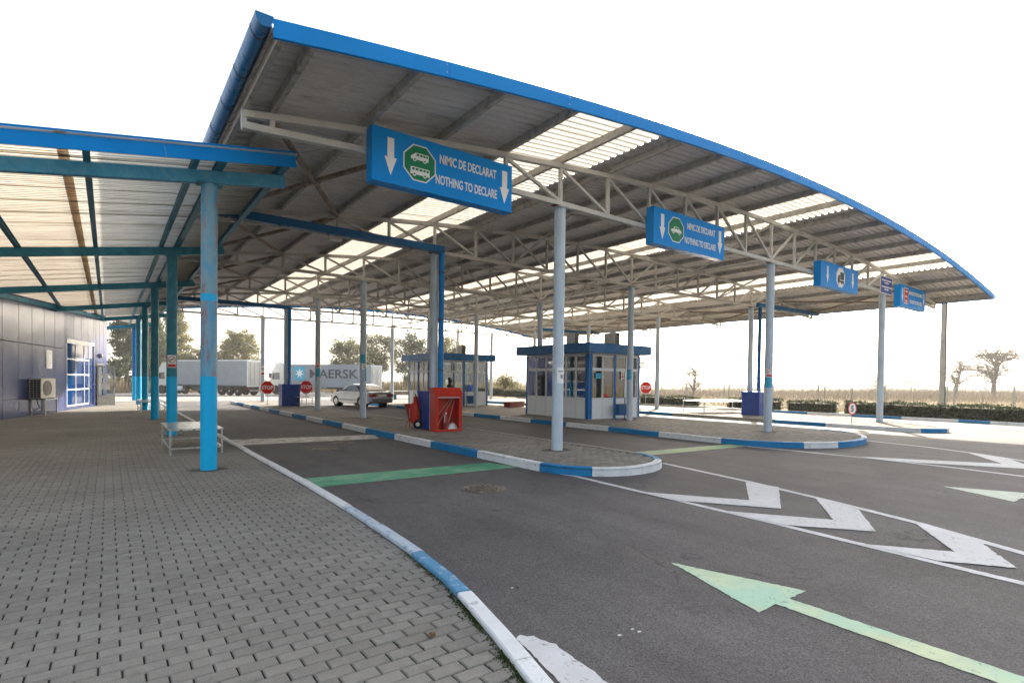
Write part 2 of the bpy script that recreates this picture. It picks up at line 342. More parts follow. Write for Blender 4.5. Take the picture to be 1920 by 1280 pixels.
# sunlit asphalt behind the canopy and in outer lanes, sun brightness painted as paler sheets
ap = sheet('sunlit_apron', [-9, 0, 10, 20, 31], frange(41.5, 65.5, 6), lambda x, y: gz(x, y)+.004, M['sunlit_apron'])
ap2 = sheet('sunlit_apron', [28.45, 29, 31], [-3, 12, 30, 41.4], lambda x, y: gz(x, y)+.004, M['sunlit_apron'])
ap3 = sheet('sunlit_apron', [19.42, 21, 22.58], [7.5, 12, 30, 41.4], lambda x, y: gz(x, y)+.004, M['sunlit_apron'])
MZ = RZ+.004
def rough(pts, amp=.004, step=.035):
    out = []
    for i, p in enumerate(pts):
        a = Vector(p); c = Vector(pts[(i+1) % len(pts)]); L = (c-a).length; n = min(160, max(1, int(L/step))); nn_ = Vector((-(c-a).y, (c-a).x))/max(L, 1e-6)
        for q in range(n):
            v = a.lerp(c, q/n)
            if q: v = v+nn_*rnd.gauss(0, amp)
            out.append((v.x, v.y))
    return out
def mark(name, pts, mt, z=MZ):
    b = MB(); b.poly([(x, y, z) for x, y in rough(pts)]); return b.build(name, mt, road, fix=False)
def strip(name, pts, wd, mt, z=MZ):
    b = MB(); L = []; Rr = []; q_ = []
    for a, c in zip(pts, pts[1:]):
        n_ = max(1, int((Vector(c)-Vector(a)).length/.05)); q_ += [tuple(Vector(a).lerp(Vector(c), e/n_)) for e in range(n_)]
    pts = q_+[pts[-1]]
    for i, p in enumerate(pts):
        a = Vector(pts[max(i-1, 0)]); c = Vector(pts[min(i+1, len(pts)-1)]); d = (c-a).normalized(); nrm = Vector((-d.y, d.x))*wd/2
        j1, j2 = 1+rnd.gauss(0, .05), 1+rnd.gauss(0, .05); L.append((p[0]+nrm.x*j1, p[1]+nrm.y*j1, z)); Rr.append((p[0]-nrm.x*j2, p[1]-nrm.y*j2, z))
    n = len(pts); b.add(L+Rr, [(i, n+i, n+i+1, i+1) for i in range(n-1)])
    return b.build(name, mt, road, fix=False)
def zc(p, z0=0., z1=RZ):   # a point read at height z0 moved down to z1 along its sight line
    k_ = (1.6-z1)/(1.6-z0); return (p[0]*k_, p[1]*k_)
Z = lambda L: [zc(p) for p in L]
M['line_w2'] = wornpaint('road_greenish_white', (.62, .68, .58), None, .8, wlo=.58, wscale=16)
mark('green_line', Z([(2.40, 8.97), (2.41, 8.13), (6.17, 8.06), (5.97, 8.80)]), M['line_g'])
mark('white_line', Z([(2.42, 15.6), (2.42, 14.2), (5.9, 14.0), (6.2, 15.05)]), M['line_w_worn'])
mark('green_line', Z([(9.15, 8.42), (9.15, 7.85), (13.4, 7.62), (13.25, 8.14)]), M['line_yg'])
strip('lane_line', Z([(6.3, 7.35), (6.37, 6.73), (6.28, 5.26), (6.19, 3.54), (6.10, 2.34), (6.04, 1.66), (6.0, 1.05), (5.9, -3)]), .11, M['line_w'])
strip('lane_line', Z([(8.9, 6.9), (8.45, 4.87), (8.05, 3.52), (7.61, 2.26), (7.3, 1.65), (7.1, 1.26), (6.5, .1), (5.95, -1)]), .12, M['line_w'])
strip('lane_line', Z([(13.2, 7.6), (13.35, 6.35), (13.47, 4.81), (13.4, 3.3), (13.24, 2.35), (13., -1), (12.9, -4)]), .14, M['line_w'])
strip('lane_line', Z([(17.8, 6.95), (17.34, 4.96), (16.75, 3.83), (16.02, 2.85), (14.5, .6), (13.1, -1.4)]), .14, M['line_w'])
mark('chevron_marking', Z([(8.33, 4.82), (7.08, 4.04), (6.22, 5.31), (6.20, 4.61), (6.95, 3.53), (8.38, 4.30)]), M['line_w'], MZ+.004)
mark('chevron_marking', Z([(8.1, 3.64), (6.9, 2.88), (6.19, 3.91), (6.17, 3.1), (6.75, 2.38), (7.74, 2.93)]), M['line_w'], MZ+.004)
mark('chevron_marking', Z([(7.56, 2.27), (6.57, 1.64), (6.11, 2.26), (6.1, 1.65), (6.45, 1.17), (7.27, 1.63)]), M['line_w'], MZ+.004)
mark('chevron_marking', Z([(16.75, 4.0), (15.0, 3.0), (13.42, 5.3), (13.42, 4.3), (14.6, 2.35), (16.1, 3.1)]), M['line_w'], MZ+.004)
mark('direction_arrow', Z([(4.03, 3.02), (3.66, 2.0), (3.905, 2.01), (3.90, 1.83), (3.865, .77), (3.83, -.4), (4.04, -.4), (4.065, .70), (4.086, 1.92), (4.09, 2.0), (4.35, 2.0)]), M['line_lg'])
mark('direction_arrow', Z([(10.74, 2.86), (10.18, 1.9), (10.6, 1.9), (10.55, -2.5), (10.78, -2.5), (10.8, 1.92), (11.2, 1.92)]), M['line_w2'])
b = MB(); bp = [(2.07, 2.715), (2.125, 2.747), (2.15, 2.70), (2.186, 2.687), (2.21, 2.557), (2.235, 2.52), (2.216, 2.47), (2.215, 2.414), (2.199, 2.215), (2.177, 2.028), (2.13, 1.7), (1.86, 1.7), (1.964, 2.179), (2.012, 2.42), (2.054, 2.6)]
b.poly([(x, y, MZ) for x, y in rough(bp, .004, .03)]); b.build('edge_line', M['line_w'], road, fix=False)
for x, y, r in ((2.73, 2.34, .011), (2.74, 2.29, .012), (2.6, 2.33, .013), (2.51, 3.35, .009)):
    c = zc((x, y)); mark('paint_spot', [(c[0]+r*1.3*math.cos(t*1.05)*(1+.3*math.sin(t*3)), c[1]+r*math.sin(t*1.05)) for t in range(6)], M['line_w'])
# manhole covers
def manhole(x, y, r, lab):
    x, y = zc((x, y)); t = thing('manhole_cover', lab, 'manhole cover', (x, y, RZ))
    b = MB(); b.lathe([(r+.05, 0), (r+.05, .006), (r, .012), (r-.015, .002), (r-.03, .001)], n=40); b.build('rim', M['iron'], t, 30)
    b = MB(); b.lathe([(r-.02, .0), (r-.02, .012), (r-.05, .014), (r-.07, .006)], n=40)
    for i in range(-4, 5):
        for j in range(-4, 5):
            if math.hypot(i, j)*.065 < r-.09: b.box(i*.065-.02, i*.065+.02, j*.065-.02, j*.065+.02, .004, .016)
    b.build('lid', M['iron'], t)
manhole(4.48, 6.72, .29, 'round iron manhole cover in front of the green line')
manhole(3.98, 12.55, .25, 'round iron manhole cover just this side of the worn white line')
manhole(4.72, 13.5, .25, 'faint manhole cover at the edge of the worn white line')
# ------------------------------------------------------------------ left pavement of bricks
KERB = [(1.70, 1.35), (1.90, 2.16), (2.03, 2.65), (2.26, 3.66), (2.36, 4.6), (2.44, 6.0), (2.50, 8.5), (2.51, 12.3), (2.53, 20), (2.60, 31), (2.64, 41)]
def kx(y, P=KERB):
    if y <= P[0][1]: return P[0][0]+(y-P[0][1])*.25
    for a, c in zip(P, P[1:]):
        if y <= c[1]: return a[0]+(c[0]-a[0])*(y-a[1])/(c[1]-a[1])
    return P[-1][0]
KW = .135
pave = MB(); ysl = [-3, 0, 1.35, 2.16, 2.65, 3.66, 4.6, 6, 8.5, 12.3, 20, 31, 41]
pave.add([(-14, y, -.012) for y in ysl]+[(kx(y)-.02, y, -.012) for y in ysl], [(i, i+13, i+14, i+1) for i in range(12)])
pavement = tag(pave.build('pavement', M['joint'], None, fix=False), kind='structure')
BL, BW = .2075, .1085
def brick_mesh(jx=.009, jy=.0062, bev=.007):
    b = MB(); x, y = BL/2-jx/2, BW/2-jy/2
    b.add([(-x, -y, -.03), (x, -y, -.03), (x, y, -.03), (-x, y, -.03), (-x, -y, -bev), (x, -y, -bev), (x, y, -bev), (-x, y, -bev),
           (-x+bev, -y+bev, 0), (x-bev, -y+bev, 0), (x-bev, y-bev, 0), (-x+bev, y-bev, 0)],
          [(0,1,5,4), (1,2,6,5), (2,3,7,6), (3,0,4,7), (4,5,9,8), (5,6,10,9), (6,7,11,10), (7,4,8,11), (8,9,10,11)])
    return b
bm0 = brick_mesh(); tmp = bm0.build('brick', M['brick'], None); bmesh0 = tmp.data; bpy.data.objects.remove(tmp)
cand = []
for j in range(int(1.2/BW), int(29/BW)):
    y = j*BW; off = (BL/2 if j % 2 else 0)+.004*math.sin(j)
    lim = kx(y)-KW-.02
    for i in range(-60, 14):
        x = i*BL+off+.055
        if x < -5.2 or x > lim+BL*.30: continue
        if y < 2.0 and x < .8: continue
        cut = x+BL/2 > lim
        p = px((x, y, 0))
        if p[2] < .1 or p[0] < -120 or p[0] > 2000 or p[1] > 1360: continue
        cand.append((p[2], x, y, lim if cut else None))
cand.sort(key=lambda c: c[0])
far = MB(); cnt = 0
bv, bf = bm0.v, bm0.f
vis = [c for c in cand if px((c[1], c[2], 0))[1] < 1275 and px((c[1], c[2], 0))[0] > 0]
near = set((c[1], c[2]) for c in vis[:300])
def put_brick(b, x, y, lim, zt, rot):
    ca, sa = math.cos(rot), math.sin(rot)
    vs = []
    for vx, vy, vz in bv:
        X = vx*ca-vy*sa+x; Y = vx*sa+vy*ca+y
        if lim is not None and X > lim: X = lim
        vs.append((X, Y, vz+zt+vx*.01*math.sin(x*40+y*17)))
    b.add(vs, bf)
for dpt, x, y, lim in cand:
    zt = rnd.uniform(-.003, .002); ro = rnd.uniform(-.008, .008)
    if (x, y) in near:
        if lim is None: inst(bmesh0, 'brick', pavement, (x, y, zt), (0, rnd.uniform(-.006, .006), ro))
        else:
            q = MB(); put_brick(q, x, y, lim, zt, ro); q.build('brick', M['brick'], pavement)
    else: put_brick(far, x, y, lim, zt, ro)
tag(far.build('brick', M['brick'], pavement, fix=False), kind='stuff')
b = MB(); b.add([(-14, 27, .001), (kx(31)-KW-.02, 27, .001), (kx(41)-KW-.02, 41, .001), (-14, 41, .001)], [(0, 1, 2, 3)])
b.add([(-14, 0, .001), (-5.1, 0, .001), (-5.1, 27, .001), (-14, 27, .001)], [(0, 1, 2, 3)]); b.build('paving', M['paving_far'], pavement, fix=False)
b = MB(); Yk = [1.0+.25*i for i in range(48)]; b.add([(kx(y)-KW-.06-.03*math.sin(y*5), y, -.004) for y in Yk]+[(kx(y)-KW+.005, y, -.002) for y in Yk], [(i, i+48, i+49, i+1) for i in range(47)]); b.build('cement_strip', M['cement'], pavement, fix=False)
# moss in the joints near the kerb and dirt strip
b = MB()
for _ in range(5200):
    y = rnd.uniform(1.5, 4.6); edge = kx(y)-KW-.01
    if rnd.random() < .55:
        x = edge-abs(rnd.gauss(0, .025)); 
        if not (2.9 < y < 3.4 or rnd.random() < .25 or y < 2.6): continue
    else:
        j = round(y/BW)
        if rnd.random() < .5: y = (j+.5)*BW+rnd.uniform(-.004, .004); x = edge-rnd.uniform(0, .5)**1.0
        else:
            i = rnd.randint(0, 3); off = (BL/2 if j % 2 else 0)+.055
            x = (math.floor((edge-off)/BL)+.5-i)*BL+off+rnd.uniform(-.006, .006); y = j*BW+rnd.uniform(-.045, .045)
        if math.sin(x*9+y*7) < .2: continue
    s = rnd.uniform(.004, .011); a = rnd.uniform(0, 6.28); h = rnd.uniform(.004, .012)
    zb_ = .0 if x > edge-.07 else -.011
    b.add([(x-s*math.cos(a), y-s*math.sin(a), zb_), (x+s*math.cos(a), y+s*math.sin(a), zb_+.002), (x+.3*s, y, h+zb_)], [(0, 1, 2)])
tag(b.build('moss', M['moss'], None, fix=False), 'small tufts of green moss in the paving joints beside the kerb', 'moss', kind='stuff')
b = MB()
for _ in range(26):
    y = rnd.choice((rnd.gauss(4.05, .15), rnd.uniform(2.2, 8))); x = kx(y)-KW-rnd.uniform(.0, .06); s = rnd.uniform(.01, .022); a = rnd.uniform(0, 6)
    b.add([(x+s*math.cos(a+t), y+s*math.sin(a+t)*.7, .004+.008*rnd.random()) for t in (0, 1.6, 3.1, 4.7)], [(0, 1, 2, 3)])
tag(b.build('fallen_leaves', M['leaf_b'], None, fix=False), 'scraps of brown leaf caught against the blue kerb stretch', 'leaves', kind='stuff')
def leaf(x, y, s, lab):
    b = MB(); n = 9; pts = []
    for i in range(n):
        a = i/n*6.283; r = s*(1 if i % 2 else .45); pts.append((r*math.cos(a), r*.8*math.sin(a), .006+.012*(i % 3)))
    b.add(pts+[(0, 0, .02)], [(i, (i+1) % n, n) for i in range(n)]); tag(b.build('fallen_leaf', M['leaf_b'], None, loc=(x, y, .0), fix=False), lab, 'leaf')
leaf(1.62, 2.99, .045, 'curled brown leaf lying on the paving near the kerb')
leaf(2.52, 3.30, .018, 'tiny tan leaf lying on the open asphalt')
# kerb along the pavement, one stone after another
kerb = thing('kerb', None, None, (0, 0, 0), kind='structure')
def kerbrun(root, P, colf, step=1.0, wdt=KW, z0=-.12, z1=.035, side=-1, closed=False, gap=.01, y2=None):
    # P polyline on the road side; stones go to `side` of it
    acc = [0]
    for a, c in zip(P, P[1:]): acc.append(acc[-1]+(Vector(c)-Vector(a)).length)
    tot = acc[-1]
    def at(s):
        s = min(max(s, 0), tot)
        for i in range(len(P)-1):
            if s <= acc[i+1]+1e-9:
                t = (s-acc[i])/(acc[i+1]-acc[i]); return Vector(P[i]).lerp(Vector(P[i+1]), t)
    def nr(s):
        d = (at(s+.05)-at(s-.05)).normalized(); return Vector((-d.y, d.x))*side
    n = max(1, int(round(tot/step))); k_ = 0
    for i in range(n):
        s0, s1 = tot*i/n+gap/2, tot*(i+1)/n-gap/2; sm = (s0+s1)/2; jog = rnd.uniform(-.006, .006)
        sub = 3; dz = rnd.uniform(-.004, .004); vs = []; bv_ = .018
        for q in range(sub+1):
            s = s0+(s1-s0)*q/sub; p = at(s); nn_ = nr(s); p = p+nn_*jog
            zz = gz(p.x, p.y)-RZ
            o_ = p+nn_*wdt
            vs += [(p.x, p.y, z0+zz), (p.x+nn_.x*.012, p.y+nn_.y*.012, z1-bv_+dz+zz), (p.x+nn_.x*(.012+bv_), p.y+nn_.y*(.012+bv_), z1+dz+zz), (o_.x-nn_.x*.01, o_.y-nn_.y*.01, z1+dz+zz), (o_.x, o_.y, z1-.01+dz+zz), (o_.x, o_.y, z0+zz)]
        fs = []
        for q in range(sub):
            for e in range(5): a = q*6+e; fs.append((a, a+1, a+7, a+6))
        fs += [(5, 4, 3, 2, 1, 0), tuple(sub*6+e for e in range(6))]
        b = MB(); b.add(vs, fs); b.build('kerbstone', M[colf(at(sm).x, at(sm).y, sm, i)], root)
kerbrun(kerb, [p for p in KERB if p[1] < 13]+[(2.51, 13)], lambda x, y, s, i: 'kerb_w' if y < 3.62 else ('kerb_lb' if y < 4.75 else ('kerb_pb' if y < 6.2 else 'kerb_w')), side=1, step=1.02)
kerbrun(kerb, [(2.51, 13), (2.53, 20), (2.6, 31), (2.64, 41)], lambda x, y, s, i: 'kerb_w', side=1, step=1.5)
# ------------------------------------------------------------------ traffic islands
IZ = .11
def island(outline, colf, bx, by, name='traffic_island', rows=None, step=1.04):
    """outline: road-side polyline round the island, open at the back"""
    root = thing(name, None, None, (0, 0, 0), kind='structure')
    kerbrun(root, outline, colf, step=step, wdt=.15, z0=-.12, z1=IZ+.012, side=1)
    b = MB(); top = [(x, y, IZ-.012) for x, y in outline]; b.poly(list(reversed(top))); b.build('base', M['joint'], root, fix=False)
    def inside(x, y, mg=.16):
        c = False; n = len(outline); j = n-1
        for i in range(n):
            xi, yi = outline[i]; xj, yj = outline[j]
            if (yi > y) != (yj > y) and x < (xj-xi)*(y-yi)/(yj-yi)+xi: c = not c
            j = i
        if not c: return False
        for a, d in zip(outline, outline[1:]):
            A = Vector(a); B = Vector(d); P_ = Vector((x, y)); t = max(0, min(1, (P_-A).dot(B-A)/((B-A).length_squared or 1)))
            if (A+(B-A)*t-P_).length < mg+.02: return False
        return True
    far = MB(); x0, x1, y0, y1 = bx[0], bx[1], by[0], by[1]; lst = []
    for j in range(int(y0/BW), int(y1/BW)):
        y = j*BW; off = BL/2 if j % 2 else 0
        for i in range(int(x0/BL)-1, int(x1/BL)+2):
            x = i*BL+off
            if all(inside(x+a, y, .15) for a in (-.07, .07)): lst.append((x, y))
    lst.sort(key=lambda c: px((c[0], c[1], IZ))[2])
    mm = None
    for n_, (x, y) in enumerate(lst):
        zt = IZ+rnd.uniform(-.004, .003)
        if n_ < NB: inst(bmesh1, 'brick', root, (x, y, zt), (0, 0, rnd.uniform(-.01, .01)))
        else: put_brick(far, x, y, None, zt, rnd.uniform(-.01, .01))
    tag(far.build('brick', M['brick2'], root, fix=False), kind='stuff')
    if by[1] < 38:
        b = MB(); e = [(x, y) for x, y in outline if y > by[1]]
        xs = (min(p[0] for p in outline if p[1] > by[1]-1)+.16, max(p[0] for p in outline if p[1] > by[1]-1)-.16)
        b.add([(xs[0], by[1]-.05, IZ-.004), (xs[1], by[1]-.05, IZ-.004), (xs[1], 38.6, IZ-.004), (xs[0], 38.6, IZ-.004)], [(0, 1, 2, 3)]); b.build('paving', M['paving_far'], root, fix=False)
    return root
tmp = brick_mesh(.01, .008).build('brick', M['brick2'], None); bmesh1 = tmp.data; bpy.data.objects.remove(tmp)
NB = 260
def alt(s0, per, a='kerb_w', b_='kerb_b'): return lambda x, y, s, i: a if int((s-s0)//per) % 2 == 0 else b_
def nose(xl, xr, ys, yt, back=38.8, n=14, xt=None):
    xm = (xl+xr)/2 if xt is None else xt; pts = [(xl, back), (xl, 24), (xl, ys)]
    for i in range(1, n):
        a = math.pi*i/n; c = -math.cos(a)
        X = xm+(xm-xl)*c if c < 0 else xm+(xr-xm)*c
        pts.append((X, ys-(ys-yt)*math.sin(a)**.9))
    return pts+[(xr, ys), (xr, 24), (xr, back)]
o1 = nose(6.27, 9.12, 7.75, 6.38, xt=7.6)
L1 = 38.8-7.75
def c1(x, y, s, i):
    if x > 8.85: return 'kerb_b' if y < 7.3 else 'kerb_c'
    if x > 6.95 and y < 7.3: return 'kerb_w'
    if y < 7.72: return 'kerb_b'
    k_ = int((y-7.72)//2.08); return 'kerb_w' if k_ % 2 == 0 else 'kerb_b'
island(o1, c1, (6.1, 9.3), (6.2, 21.0))
o2 = nose(13.42, 19.36, 8.6, 6.2, xt=16.0)
def c2(x, y, s, i):
    t = y-8.3 if x < 16 else None
    if x < 14.3 or y > 8.6 and x < 16: return 'kerb_b' if int((y-7.2+40)//2.08) % 2 == 1 else 'kerb_w'
    if x > 19 and y > 9: return 'kerb_w'
    if x < 15.4: return 'kerb_w'
    if x < 17.2: return 'kerb_b'
    return 'kerb_w' if x < 19.0 else 'kerb_b'
island(o2, c2, (13.2, 19.6), (6.0, 19.0))
o3 = [(22.62, 38.8), (22.62, 24), (22.62, 9), (22.66, 7.6), (22.9, 6.8), (23.4, 6.35), (24.0, 6.2), (24.5, 6.5), (25.4, 7.6), (26.8, 9.6), (28.0, 12), (28.42, 14.5), (28.42, 24), (28.42, 38.8)]
def c3(x, y, s, i):
    if x > 24.2: return 'kerb_c' if y > 7 else 'kerb_w'
    if y < 7: return 'kerb_b'
    return 'kerb_b' if int((y-7)//2.4) % 3 == 1 else ('kerb_w' if y < 12 else 'kerb_c')
NB = 100
isl3 = island(o3, c3, (22.4, 28.6), (6.0, 14.0))
fk = thing('verge_kerb', None, None, (0, 0, 0), kind='structure')
kerbrun(fk, [(31.0, 0), (31.0, 12), (31.0, 24), (31.0, 41)], lambda x, y, s, i: ('kerb_b' if int((y-1.7)//2.2) % 2 == 0 else 'kerb_w') if y < 18 else 'kerb_c', side=-1, z1=.11, step=1.1)
vg = sheet('verge', [31.14, 32, 34], [0, 12, 24, 41], lambda x, y: .07, M['field'])
# ------------------------------------------------------------------ main canopy
XC, DX = 16.655, 1.4645
TY = [8.94+5.657*j for j in range(6)]
CR = (7.87, 16.655, 25.44)
def ztop(x): return 6.66-.00506*(x-XC)**2          # centre line of the top chord
def node(k): return XC+(k-10)*DX
can = thing('canopy', 'large arched steel canopy with blue front edge and grey ribbed roof over the lanes', 'canopy', (XC, 23, 0))
O = Vector((XC, 23, 0))
def cp(x, y, z): return (x-XC, y-23, z)
Xl, Xr = 1.58, 31.73
for r, X in enumerate(CR):
    for j, Y in enumerate(TY):
        b = MB(); b.tube((0, 0, IZ-.02), (0, 0, 5.35), .122, n=28); b.box(-.16, .16, -.16, .16, 5.345, 5.36)
        c = b.build('column', M['column'], can, 40, loc=cp(X, Y, 0))
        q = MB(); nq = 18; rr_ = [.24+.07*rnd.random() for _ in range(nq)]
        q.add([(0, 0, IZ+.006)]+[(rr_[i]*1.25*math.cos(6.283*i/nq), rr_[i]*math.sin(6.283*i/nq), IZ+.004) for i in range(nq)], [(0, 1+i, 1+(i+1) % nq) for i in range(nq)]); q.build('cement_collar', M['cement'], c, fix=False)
        if j == 0 or (r == 0 and j == 2):
            b = MB(); b.tube((0, 0, 2.0), (0, 0, 2.006), .1235, n=28); b.build('weld_seam', M['grey'], c, 40)
for j, Y in enumerate(TY):
    st = M['steel_w'] if j == 0 else M['steel']
    b = MB(); xs = [Xl]+[node(k) for k in range(21)]+[Xr]
    for a, c in zip(xs, xs[1:]): b.bar((a-XC, 0, ztop(a)), (c-XC, 0, ztop(c)), .1, .1)
    zb = 5.455; pts = [(Xl, 5.34), (node(1), zb), (node(19), zb), (Xr, 5.34)]
    for a, c in zip(pts, pts[1:]): b.bar((a[0]-XC, 0, a[1]), (c[0]-XC, 0, c[1]), .1, .1)
    tr = b.build('truss', st, can, loc=cp(XC, Y, 0))
    def zbot(x): return zb if node(1) <= x <= node(19) else (5.34+(zb-5.34)*((x-Xl)/(node(1)-Xl) if x < XC else (Xr-x)/(Xr-node(19))))
    for x in [Xl+.03]+[node(k) for k in range(21)]+[Xr-.03]:
        b = MB(); b.box(-.035, .035, -.035, .035, zbot(x)+.045, ztop(x)-.045); b.build('truss_post', st, tr, loc=(x-XC, 0, 0))
    for k in range(2, 18):
        if k < 10: a, c = (node(k), ztop(node(k))-.05), (node(k+1), zb+.05)
        else: a, c = (node(k+1), ztop(node(k+1))-.05), (node(k), zb+.05)
        if k == 2 and j == 0: continue
        b = MB(); b.bar((a[0]-XC, 0, a[1]), (c[0]-XC, 0, c[1]), .06, .06); b.build('truss_diagonal', st, tr)
    for x in CR:
        b = MB(); b.box(x-XC-.2, x-XC+.2, -.07, .07, 5.39, 5.404); b.build('gusset_plate', M['rust'] if j < 2 else M['steel'], tr)
Y0, Y1 = 6.86, 39.4
def zpur(x): return ztop(x)+.05
for k in range(-1, 22):
    x = Xl+.05 if k == -1 else (Xr-.05 if k == 21 else node(k))
    z = zpur(x); b = MB()
    L_ = [(-.035, 0), (.04, 0), (.04, .02), (-.02, .02), (-.02, .13), (.04, .13), (.04, .15), (-.035, .15)]
    b.prism([(px_, pz_+z) for px_, pz_ in L_], Y0-23, Y1-23, 'y'); b.build('purlin', M['purlin'], can, loc=(x-XC, 0, 0))
# roof plane X braces in the edge bays, and ridge strut with V braces
for j in range(5):
    for a, c in ((0, 2), (2, 0), (18, 20), (20, 18)):
        b = MB(); b.bar(cp(node(a), TY[j], ztop(node(a))-.02), cp(node(c), TY[j+1], ztop(node(c))-.02), .075, .075); b.build('wind_brace', M['brace'], can)
    for k in (1, 19):
        b = MB(); b.box(-.14, .14, -.14, .14, -.03, -.02); b.build('brace_plate', M['brace'], can, loc=cp(node(k), TY[j]+2.83, ztop(node(k))))
    for X in (node(10), ):
        b = MB(); b.bar(cp(X, TY[j], 5.5), cp(X, TY[j+1], 5.5), .07, .07); b.build('ridge_strut', M['steel'], can)
        for e in (j, j+1):
            b = MB(); b.bar(cp(X, TY[j]+2.83, 5.52), cp(X, TY[e], 6.6), .05, .05); b.build('ridge_brace', M['steel'], can)
    for k in (6, 14):
        b = MB(); b.bar(cp(node(k), TY[j], 5.5), cp(node(k), TY[j]+2.83, ztop(node(k))-.02), .045, .045); b.bar(cp(node(k), TY[j]+2.83, ztop(node(k))-.02), cp(node(k), TY[j+1], 5.5), .045, .045); b.build('sway_brace', M['steel'], can)
# ribbed roof sheets
RP, RD = .19, .048
def ribs(y0, y1):
    out = []; y = math.floor(y0/RP)*RP
    while y < y1+RP:
        for dy, dz in ((0, 0), (.115, 0), (.13, RD), (.165, RD), (.18, 0)):
            q = y+dy
            if y0 <= q <= y1: out.append((q, dz))
        y += RP
    o2 = []
    for q in [(y0, 0)]+out+[(y1, 0)]:
        if not o2 or q[0]-o2[-1][0] > .004: o2.append(q)
    return o2
strips = [(Xl-.03, node(3)+.13, 'roof'), (node(3)+.13, node(4)+1.08, 'sky_sheet'), (node(4)+1.08, node(9)+.13, 'roof'), (node(9)+.13, node(10)+1.08, 'sky_sheet'),
          (node(10)+1.08, node(15)+.2, 'roof'), (node(15)+.2, node(17)-.1, 'sky_sheet'), (node(17)-.1, Xr+.12, 'roof')]
ye = [Y0]+[y for y in TY[1:-1]]+[Y1]
for si, (xa, xb, mt) in enumerate(strips):
    n = max(2, int((xb-xa)/1.0)); xs = [xa+(xb-xa)*i/n for i in range(n+1)]
    lift = .155+(.006 if mt == 'sky_sheet' else 0)
    for y0, y1 in zip(ye, ye[1:]):
        rb = ribs(y0, y1); vs = []
        for x in xs: vs += [cp(x, q[0], zpur(x)+lift+q[1]) for q in rb]
        nn_ = len(rb); fs = [(i*nn_+e, i*nn_+e+1, (i+1)*nn_+e+1, (i+1)*nn_+e) for i in range(n) for e in range(nn_-1)]
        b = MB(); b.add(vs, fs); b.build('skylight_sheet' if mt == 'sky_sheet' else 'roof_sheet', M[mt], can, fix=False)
# fascia: front (visible), back, right edge
def fascia(y, sgn, n=13):
    x0, x1 = Xl-.045, Xr+.12
    for i in range(n):
        a, c = x0+(x1-x0)*i/n+.003, x0+(x1-x0)*(i+1)/n-.003; vs = []
        for q in range(4):
            x = a+(c-a)*q/3; z = zpur(x)
            for yy, zz in ((y, z-.0), (y, z+.215), (y+sgn*.14, z+.235), (y+sgn*.14, z+.228), (y+sgn*.012, z+.205), (y+sgn*.012, z+.012), (y+sgn*.05, z+.004), (y+sgn*.05, z)): vs.append(cp(x, yy, zz))
        fs = [(q*8+e, q*8+(e+1) % 8, (q+1)*8+(e+1) % 8, (q+1)*8+e) for q in range(3) for e in range(8)]+[tuple(range(7, -1, -1)), tuple(range(24, 32))]
        b = MB(); b.add(vs, fs); b.build('fascia_panel', M['fascia'], can)
        x = c+.003; b = MB()
        for zz in (.06, .17): b.tube(cp(x-.03, y-sgn*.004, zpur(x)+zz), cp(x-.03, y+sgn*.004, zpur(x)+zz), .008, n=6)
        b.build('rivet', M['alu'], can)
fascia(6.80, 1); fascia(39.46, -1)
b = MB(); b.box(Xr+.125-XC, Xr+.14-XC, 6.9-23, 39.4-23, ztop(Xr)+.04, ztop(Xr)+.26); b.build('edge_flashing', M['fascia'], can)
b = MB(); b.box(Xl-.05-XC, Xl-.035-XC, 6.9-23, 39.4-23, zpur(Xl)+.10, zpur(Xl)+.215); b.build('eave_board', M['purlin'], can)
def gutter(xc, zc_, nm='gutter', r=.135):
    n = 14; vs = []
    ysg = [6.82, 39.4]
    ring = [(r*math.cos(math.pi+math.pi*i/n), r*1.5*math.sin(math.pi+math.pi*i/n)) for i in range(n+1)]
    inn = [((r-.008)*math.cos(math.pi+math.pi*i/n), (r-.008)*1.5*math.sin(math.pi+math.pi*i/n)) for i in range(n, -1, -1)]
    b = MB(); b.prism([(xc-XC+a, zc_+c) for a, c in ring+inn], 6.82-23, 39.4-23, 'y')
    b.add([cp(xc+a, 6.822, zc_+c) for a, c in ring], [tuple(range(n+1))]); g = b.build(nm, M['gutter'], can, 60)
    y = 7.1
    while y < 39:
        rr = [(1.04*a, 1.04*c) for a, c in ring]; r2 = [(1.005*a, 1.005*c) for a, c in reversed(ring)]
        q = MB(); q.prism([(xc-XC+a, zc_+c) for a, c in rr+r2], y-23, y-23+.03, 'y'); q.box(xc-XC+r, xc-XC+r+.14, y-23, y-23+.03, zc_-.02, zc_+.01)
        q.build('gutter_bracket', M['darkm'], g); y += 1.05
gutter(1.445, 5.80, r=.10); gutter(Xr+.3, 5.75)
